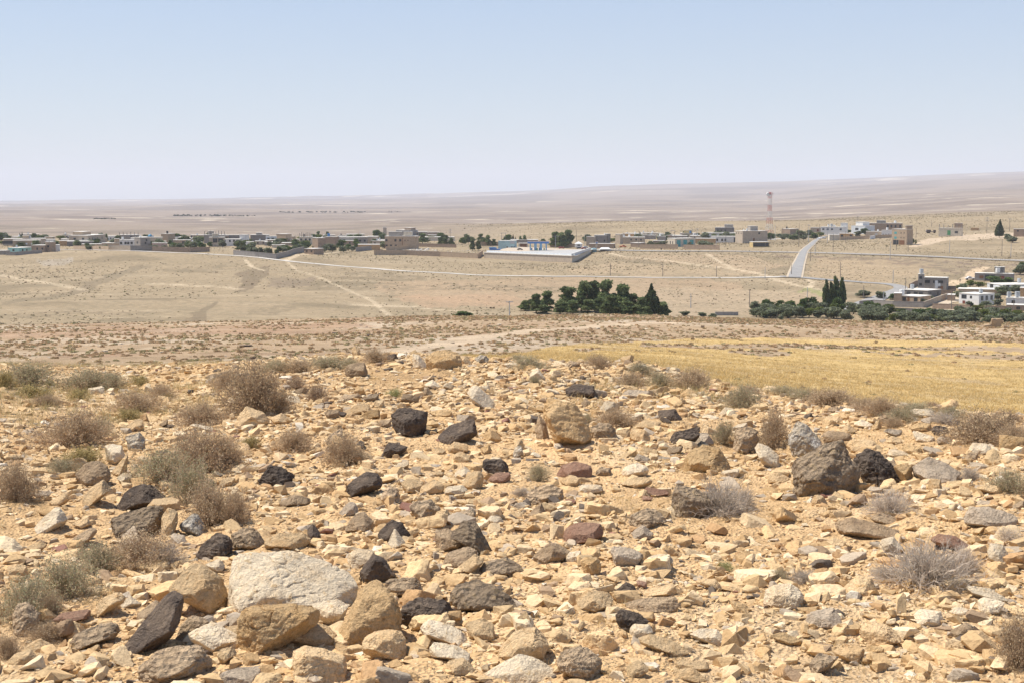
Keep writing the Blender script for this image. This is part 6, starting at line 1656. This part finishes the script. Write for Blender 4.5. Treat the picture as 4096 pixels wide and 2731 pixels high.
# ---- lattice mast
def mast():
    g = cast(3077, 948, 900); r = math.hypot(g[0], g[1]); s = g[1] / F
    Ht = ray(3077, 770)[2] / math.hypot(*ray(3077, 770)[:2]) * r - g[2]
    RED = mat('mast_red', (0.45, 0.15, 0.12), 0.6); WHT = mat('mast_white', (0.60, 0.58, 0.55), 0.6)
    root = empty('lattice_mast', g, 0.35)
    w0, w1 = 27 * s / 2, 11 * s / 2
    zs = np.linspace(0, 1, 15)
    hw = lambda t: w0 + (w1 - w0) * min(1, t / 0.62) ** 0.8
    parts_ = {}
    for k in range(14):
        band = int(k / 2) % 2 == 0
        nm = 'red_section' if band else 'white_section'
        L = parts_.setdefault((int(k / 2), nm), [])
        za, zb = zs[k]*Ht, zs[k+1]*Ht; a, b = hw(zs[k]), hw(zs[k+1])
        ca = [(-a,-a),(a,-a),(a,a),(-a,a)]; cb = [(-b,-b),(b,-b),(b,b),(-b,b)]
        for i in range(4):
            j = (i + 1) % 4
            L.append(tube([(*ca[i], za), (*cb[i], zb)], [0.14, 0.14], 4))
            L.append(tube([(*ca[i], za), (*cb[j], zb)], [0.06, 0.06], 4)); L.append(tube([(*ca[j], za), (*cb[i], zb)], [0.06, 0.06], 4))
            L.append(tube([(*cb[i], zb), (*cb[j], zb)], [0.06, 0.06], 4))
    for (q, nm), L in parts_.items(): solid(nm, L, RED if nm[0] == 'r' else WHT, root)
    for (x, z, R) in ((-3.2, Ht*0.955, 1.7), (-1.2, Ht*0.93, 1.0)):
        V, Fq = cylv(0, 0, R, 0, 0.7, 14, R*0.9); V = V[:, [0, 2, 1]] * [1, -1, 1] + [x, -w1 - .2, z]; solid('dish_antenna', [(V, Fq)], TANKW, root)
    for k in range(6):
        t = k * math.pi / 3; solid('panel_antenna', [boxv(math.cos(t)*2.7 - .2, math.cos(t)*2.7 + .2, math.sin(t)*2.7 - .2, math.sin(t)*2.7 + .2, Ht*0.94, Ht*1.0)], TANKW if k % 2 else CARM['red'], root)
    solid('top_platform', [boxv(-2.8, 2.8, -2.8, 2.8, Ht*0.97, Ht*0.974)], RED, root)
    tag(root, 'tall red and white lattice telecom mast with dishes near its top', 'mast')
mast()
# ---- utility poles
PO = '''2864,999,925,0 2903,985,930,0 3084,963,925,0 3100,963,899,0 3128,952,913,0 3195,989,893,0 3234,969,900,1 3253,957,915,0 3277,948,897,0 3309,974,909,1 3332,1005,937,0 3382,972,925,0 3260,1020,975,0 3242,1045,998,0 3431,905,866,3
3560,1040,968,0 3585,1002,962,0 3632,1009,935,0 3798,1012,958,0 3947,936,868,3 4007,1026,956,0 4043,1027,975,0 4038,927,875,1 2305,988,920,0 2339,985,940,0 2555,992,924,0 2768,955,909,0 2788,956,915,1 2247,990,924,0 1801,965,916,3 1440,945,921,0 22,978,928,3 262,968,937,1
3572,1132,1080,0 3622,1162,1112,0 3454,1195,1143,0 3533,1216,1165,0 3805,1238,1170,0 4054,1256,1195,0 2763,1232,1175,0 2866,1108,1066,0 2998,1224,1160,0 3060,1118,1070,0 3166,1100,1058,0 3361,1112,1050,0 3229,1192,1150,0 2441,1104,1055,0 2651,1107,1055,0 2038,1262,1222,1 3726,908,880,0 3664,952,912,0 2222,1000,945,2 1225,960,928,0 1060,960,936,0 764,962,940,0 700,958,936,1'''
PM = {}
npo = 0
for t in PO.split():
    u, vb, vt, ty = map(float, t.split(',')); g = cast(u, vb, 340, 1600); r = math.hypot(g[0], g[1]); d = ray(u, vt); H = d[2] / math.hypot(d[0], d[1]) * r - g[2]
    H = min(max(H, 5), 20)
    root = empty('utility_pole', g, -math.atan2(g[0], g[1]))
    m = WOODP if npo % 3 else GALV
    solid('pole', [cylv(0, 0, 0.19, -.5, H, 6, 0.12)], m, root)
    lab = 'bare utility pole'
    if ty == 3:
        for q in range(3): solid('cross_arm', [boxv(-1.6, 1.6, -.1, .1, H - .6 - q*1.5, H - .35 - q*1.5)], GALV, root)
        lab = 'utility pole with three cross arms'
    elif ty == 1: solid('cross_arm', [boxv(-1.3, 1.3, -.1, .1, H - .5, H - .25)], GALV, root); lab = 'utility pole with one cross arm'
    elif ty == 2:
        solid('lamp_arm', [boxv(-2.2, 2.2, -.07, .07, H - .15, H)], GALV, root); solid('lamp_head', [boxv(-2.6, -1.7, -.2, .2, H - .35, H - .16), boxv(1.7, 2.6, -.2, .2, H - .35, H - .16)], TANKM, root); lab = 'two-armed lamp post on the station forecourt'; root['category'] = 'lamp post'
    place = ('in the open valley below the main road' if vb > 1045 else 'along the main road' if vb > 985 else 'among the village houses')
    tag(root, lab if ty == 2 else f"{lab} {place}", root.get('category') or 'utility pole', 'utility poles'); npo += 1
# H-frame poles
for u, vb, vt, lab in ((2014, 975, 932, 'H-shaped pair of poles behind the pale blue station building'), (2691, 962, 922, 'H-shaped pair of poles behind the teal arched house')):
    g = cast(u, vb, 700); r = math.hypot(g[0], g[1]); d = ray(u, vt); H = d[2] / math.hypot(d[0], d[1]) * r - g[2]
    root = empty('transformer_frame', g)
    for x in (-1.6, 1.6): solid('pole', [cylv(x, 0, .18, -.5, H, 6, .13)], WOODP, root)
    solid('cross_arm', [boxv(-2.2, 2.2, -.12, .12, H - .5, H - .2)], GALV, root); solid('platform', [boxv(-1.4, 1.4, -.3, .3, H*.6, H*.6 + .15)], GALV, root); tag(root, lab, 'utility pole')
# ---- village trees
VT = '''pine,2222,990,44,66,left one of the three big conifers at the fuel station|pine,2250,992,50,60,middle one of the three big conifers at the fuel station|pine,2272,990,50,70,right and tallest of the three big conifers at the fuel station
cypress,3997,952,30,68,dark cypress standing alone near the right edge|olive,4030,960,34,24,grey bush right of the lone dark cypress|olive,4050,972,40,26,olive bush before the brown house at the right edge
pine,1762,985,26,36,dark conifer left of the pair behind the rubble plot|pine,1778,988,26,38,left dark conifer behind the rubble plot|pine,1804,988,26,38,right dark conifer behind the rubble plot|pine,1890,1005,24,52,tall thin conifer beside the tan wall|pine,1915,1003,24,42,short conifer right of the tall thin one|pine,1952,985,26,44,conifer left of the pale blue station building|pine,1975,985,22,30,small conifer touching the station building
pine,1865,975,24,34,conifer behind the rubble plot, right|round,1848,980,36,30,green tree behind the rubble plot|pine,1925,970,30,34,conifer behind the tan wall|pine,1690,975,34,44,dark conifer right of the big tan block|round,1510,960,40,42,round green tree left of the big tan block|pine,1480,930,0,0,x
cypress,2052,968,9,30,thin cypress above the station building|cypress,2062,970,8,22,thinner cypress above the station building|pine,2082,972,16,28,small conifer left of the canopy|pine,2098,972,20,30,conifer above the cream arched building|cypress,2028,962,6,20,very thin cypress behind the station building
round,470,975,40,34,bright green round tree left of the white arched house|pine,405,958,22,26,conifer behind the large beige house|pine,428,968,16,30,conifer right of the large beige house|cypress,80,958,7,24,left of two thin cypresses, far left|cypress,89,958,8,27,right of two thin cypresses, far left|cypress,213,975,9,24,cypress left of the large beige house|round,8,965,40,34,dark round tree in the left corner|cypress,197,972,6,16,short cypress behind the brown block
round,655,990,34,26,dark green tree below the tan two-storey house|round,682,985,26,24,round tree right of the pink house|olive,720,1000,40,28,olive left of the white garden wall|round,750,970,36,24,tree behind the low tan house|round,795,978,40,30,green tree middle left|olive,770,1000,44,34,grey olive middle left|round,808,1000,36,32,dark tree middle left|round,838,990,28,22,light green tree before the dark arches
pine,1275,958,20,32,conifer behind the cream house with column stubs|pine,1310,950,18,24,second conifer behind the brown houses|round,1220,1000,48,34,green tree right part of the village orchard|round,1362,998,44,38,green tree before the very long grey building|round,1395,1004,40,30,second green tree before the long grey building|olive,1330,1008,50,34,grey olive before the brown two-storey house|olive,1300,1010,44,30,olive right of the small brown hut|round,1430,995,34,26,tree left of the orange-tan shed|olive,1412,1006,30,22,small olive before the bluish wall|olive,1375,1010,46,26,olive below the green trees
pine,955,1004,22,36,dark conifer left end of the village orchard|pine,972,1000,30,34,second conifer left end of the orchard|cypress,1085,1022,9,28,cypress at the front of the village orchard|cypress,1006,1016,9,30,thin cypress behind the orchard wall|cypress,1030,1018,8,20,short cypress behind the orchard wall|pine,1108,1024,22,26,conifer near the corner of the orchard wall
olive,2600,990,40,26,olive bush left of the brown hidden house|olive,2640,992,50,28,olive bushes before the brown hidden house|olive,2760,990,26,22,bush before the third teal arch|olive,2810,992,50,30,wide grey olive right of the teal arches|olive,2835,993,44,22,low olive further right of the teal arches|olive,2740,955,30,16,bushes behind the teal arched house|olive,2790,950,30,18,bush behind the orange-tan house|round,2660,965,30,20,dark bush behind the brown hidden house
pine,1710,972,24,20,low conifer behind the cream hut|round,2170,975,30,14,low green tree behind the canopy|round,3460,945,36,32,leafy green tree before the pale bluish house|olive,3430,950,34,26,grey olive left of the leafy green tree|olive,3478,950,26,18,olive right of the leafy green tree|round,3650,975,20,20,bush at the foot of the three-storey block|yellow,3663,982,12,24,small yellow-green tree by the three-storey block
olive,3090,952,30,18,first olive right of the lattice mast|olive,3120,953,34,18,second olive right of the lattice mast|olive,3150,955,40,20,third olive right of the lattice mast|olive,3180,952,30,18,olive before the low brown house|olive,3205,952,50,32,large grey olive left of the crossing road|olive,3240,948,34,28,olive left of the small pale house|yellow,3280,948,46,22,yellow-green tree before the long white house|round,3395,935,20,16,bush right of the long white house
round,3985,1140,70,34,dark green trees below the grey house, top right|olive,4080,1100,60,40,olive at the right edge beside the grey house|round,4090,1085,50,36,green tree top right corner of the village|yellow,3880,1150,60,30,yellow-green vine patch below the parked pickup|yellow,3915,1152,56,28,yellow-green vine patch right of the first|olive,3845,1165,50,30,olive left of the beige roofed building|olive,3830,1190,40,26,olive left of the white two-storey house|olive,4010,1180,60,36,olive behind the white two-storey house|olive,3985,1200,40,26,olive right of the white two-storey house|olive,4060,1175,60,34,olive before the orange-red brick block|olive,3880,1226,44,20,olive at the foot of the white house|olive,3940,1230,50,26,olive right of the bright green lane tree|olive,3990,1224,44,28,olive left of the right edge white house|olive,4045,1214,36,26,dark olive before the right edge white house|olive,3690,1214,40,20,olive in the yard of the tan house|olive,3722,1205,30,22,olive at the yard corner|round,4030,1140,50,30,green tree near the right edge behind the long pale house'''
for it in VT.replace('\n', '|').split('|'):
    k, u, vb, w, h, lab = it.split(',', 5) if it.count(',') >= 5 else (None,)*6
    if k is None or lab == 'x': continue
    tree(k, float(u), float(vb), float(w), float(h), lab, {'pine': 'conifer', 'cypress': 'cypress', 'olive': 'olive tree'}.get(k, 'tree'), 'trees of the village', rmin=600)
rg = np.random.default_rng(45)
for q in range(140):
    u = rg.uniform(0, 1560) if q < 95 else rg.uniform(1700, 3300); v = rg.uniform(958, 998) if u < 1560 else rg.uniform(950, 962) if u > 2480 else rg.uniform(958, 975)
    k = ['olive', 'round', 'olive', 'pine', 'round', 'yellow'][q % 6]
    tree(k, u, v, rg.uniform(26, 48), rg.uniform(18, 32), {'olive': 'grey-green garden tree', 'round': 'dark green garden tree', 'pine': 'garden conifer', 'yellow': 'yellow-green garden tree'}[k] + (' among the houses left of the big tan block' if u < 1560 else ' among the houses right of the big tan block'), 'tree', 'garden trees among the houses', rmin=600, name='garden_tree')
for q in range(64):
    u = rg.uniform(0, 1540) if q < 48 else rg.uniform(2480, 2860); v = rg.uniform(955, 986) if u < 1540 else rg.uniform(950, 960); w = rg.uniform(24, 70); wl_ = ['tan', 'beige', 'grey', 'cream', 'brown', 'white'][q % 6]
    H_('house', u, u + w, u + w + (w * 0.2 if q % 3 == 0 else 0), v - rg.uniform(12, 20), v, wl_, f"low {'grey' if wl_ == 'grey' else wl_} flat-roofed house among the trees, {'left' if u < 1540 else 'middle'} part of the village", wins=row('L', [.25, .7], .5, 1.2, 1.2), ext=[('tank', .4, .4, 'wmk'[q % 3], .8)] if q % 2 else (), group='low flat-roofed village houses', mindepth=9)
rg = np.random.default_rng(44)
for q in range(30):
    u = rg.uniform(962, 1215); v = rg.uniform(1004, 1012) + (u - 962) * 0.075 * (1 if u < 1110 else 0) - max(0, u - 1110) * 0.02
    tree('olive' if q % 4 else 'round', u, v, rg.uniform(24, 40), rg.uniform(20, 30), 'olive tree in the walled village orchard', 'olive tree', 'trees of the walled village orchard', rmin=600, name='olive_tree')
for q in range(14):
    u = rg.uniform(335, 420) if q < 7 else rg.uniform(600, 740)
    tree('olive', u, rg.uniform(996, 1001), rg.uniform(22, 32), rg.uniform(14, 20), 'low grey-green bush behind the roadside walls at the left', 'bush', 'bushes behind the roadside walls', rmin=600, name='garden_bush')
# ---- far groves
def grove(u0, u1, v, n, hs, lab, seed):
    rg = np.random.default_rng(seed); Vs, Fs, Cs, o = [], [], [], 0
    for k in range(n):
        u = rg.uniform(u0, u1); g = cast(u, v + rg.uniform(-1.5, 2.5), 1800, 9000); sz = g[1] / F * rg.uniform(*hs)
        V, Fq, Cq = cushion(seed + k % 7, 26, 0.8, [(0.05,0.065,0.04),(0.06,0.075,0.045)], 1.0)
        Vs.append(V * [sz*1.4, sz*1.4, sz*1.2] + g); Fs.append(Fq + o); Cs.append(Cq); o += len(V)
    me = mesh_np('far_grove', np.vstack(Vs), np.vstack(Fs), 4, False); setcol(me, np.vstack(Cs)); ob = link('far_grove', me, LEAF); tag(ob, lab, 'grove', kind='stuff')
grove(695, 905, 864, 40, (2, 4.5), 'dark far-off grove on the plain left of centre', 1)
grove(905, 1040, 864, 24, (1.5, 3), 'thin line of far trees right of the darker grove', 2)
grove(1090, 1460, 850, 55, (1.5, 3.6), 'long dark line of far trees before the low hills', 3)
grove(372, 465, 876, 40, (1.2, 2.6), 'far grove on the plain at the left', 4)
grove(1540, 1600, 848, 8, (1.2, 2.2), 'last few far trees at the right end of the tree line', 5)
# ---- rubble on the plot
rg = np.random.default_rng(61); L = []
for k in range(260):
    u = rg.normal(1672, 34) if k < 150 else rg.uniform(1600, 1900); v = rg.uniform(996, 1006) if k < 150 else rg.uniform(1000, 1012)
    g = cast(u, v, 700); L.append((g[0], g[1], rg.uniform(0.4, 1.3) + (1.2 if k < 60 else 0)))
L = np.array(L); SW = [(V, Fq, Cq * 0 + np.array([[0.55,0.52,0.47]]) * (0.7 + 0.1*k)) for k, (V, Fq, Cq) in enumerate(ST[:5])]
merged('building_rubble', [multi(SW, L[:, 0], L[:, 1], L[:, 2], 62)], scm, 'heap of broken concrete and rubble on the walled plot', 'rubble')
# ---- rock outcrop on the lip of the near slope
for k, (u, vb, w, h, c, lab) in enumerate([(3985,1310,40,40,'P','large grey-brown crag of the outcrop at the far right of the slope'),(4000,1296,26,18,'P','pointed top block of the outcrop at the far right'),(4022,1314,30,20,'P','right block of the outcrop at the far right'),(3950,1310,34,16,'P','left block of the outcrop at the far right'),(4062,1312,30,14,'B','lone brown rock right of the outcrop'),(3738,1302,24,9,'B','brown rock on the lip of the slope below the lane'),(3780,1302,34,10,'B','wider brown rock on the lip of the slope'),(2810,1312,14,14,'B','upright brown stone on the brown slope, right of centre'),(3800,1330,26,10,'D','dark rock on the slope below the lip'),(1010,1436,24,14,'D','dark rock on the slope, left of centre'),(545,1475,18,14,'D','dark upright rock on the slope, left'),(380,1503,26,14,'D','dark rock on the near slope above the shrubs, left'),(985,1386,40,10,'D','flat dark rock on the slope, left of centre'),(1335,1338,16,12,'D','dark stone on the slope beside the pale track'),(1480,1345,26,10,'D','dark flat stone above the pale track'),(1955,1308,14,10,'G','grey stone on the slope near the centre')]):
    g = cast(u, vb, 30, 300); s = g[1] / F; V, Fq = tmpl(4, 700 + k, 0.14)
    me = mesh_np('rock', V * [w*s*1.15, w*s*0.8, h*s*1.9], Fq, 3); o = link('rock', me, ROCK[c][0]); o.location = (g[0], g[1], g[2] + h*s*0.35); tag(o, lab, 'rock', 'rocks of the near slope')
# ---- people
def person(u, vb, hpx, label, rmin, cloth):
    g = cast(u, vb, rmin); 
    me = bpy.data.meshes.new('person'); J = [(0,0,.95),(0,0,1.2),(0,0,1.42),(0,0,1.52),(0,-.02,1.66),(.1,0,.9),(.11,.02,.5),(.12,0,.08),(.12,-.14,.03),(-.1,0,.9),(-.12,-.08,.5),(-.13,.1,.08),(-.13,-.04,.03),(.2,0,1.4),(.25,.02,1.12),(.22,-.1,.88),(-.2,0,1.4),(-.25,.02,1.12),(-.22,-.1,.88)]
    E = [(0,1),(1,2),(2,3),(3,4),(0,5),(5,6),(6,7),(7,8),(0,9),(9,10),(10,11),(11,12),(2,13),(13,14),(14,15),(2,16),(16,17),(17,18)]
    me.from_pydata(J, E, []); o = link('person', me, cloth); o.location = g
    md = o.modifiers.new('skin', 'SKIN'); R = [.16,.15,.15,.06,.11,.12,.08,.05,.05,.12,.08,.05,.05,.07,.05,.04,.07,.05,.04]
    for v_, r_ in zip(me.skin_vertices[0].data, R): v_.radius = (r_, r_)
    me.skin_vertices[0].data[0].use_root = True
    sb = o.modifiers.new('sub', 'SUBSURF'); sb.levels = 1; sb.render_levels = 1
    V, Fq = cylv(0, 0, .24, .25, 1.0, 12, .17); solid('robe', [(V, Fq)], cloth, o)
    tag(o, label, 'person')
DK = mat('dark_cloth', (0.025, 0.022, 0.025), 0.9)
person(3840, 1129, 11, 'person in a long dark robe walking on the path left of the pickup', 560, DK)
person(2646, 1003, 9, 'person in dark clothes standing on the edge of the main road', 700, DK)
# ================================================================= AIR
hz = bpy.data.materials.new('haze'); hz.use_nodes = True
for n in list(hz.node_tree.nodes):
    if n.type == 'BSDF_PRINCIPLED': hz.node_tree.nodes.remove(n)
pv = hz.node_tree.nodes.new('ShaderNodeVolumePrincipled')
pv.inputs['Color'].default_value = (0.86, 0.90, 1.0, 1)
pv.inputs['Density'].default_value = HAZE
pv.inputs['Anisotropy'].default_value = 0.0
hz.node_tree.links.new(pv.outputs[0], hz.node_tree.nodes['Material Output'].inputs['Volume'])
zlo, zhi = float(zf.min()) - 1.0, float(zf.max()) + 8.0
hx = 30500.0
hv = np.array([[sx * hx, sy * hx, sz] for sz in (zlo, zhi) for sx, sy in ((-1, -1), (1, -1), (1, 1), (-1, 1))])
hf = [[0, 3, 2, 1], [4, 5, 6, 7], [0, 1, 5, 4], [1, 2, 6, 5], [2, 3, 7, 6], [3, 0, 4, 7]]
ho = link('haze', mesh_np('haze', hv, hf, 4, False), hz)
tag(ho, 'pale dusty haze lying over the whole plain and the far hills', 'haze', kind='stuff')
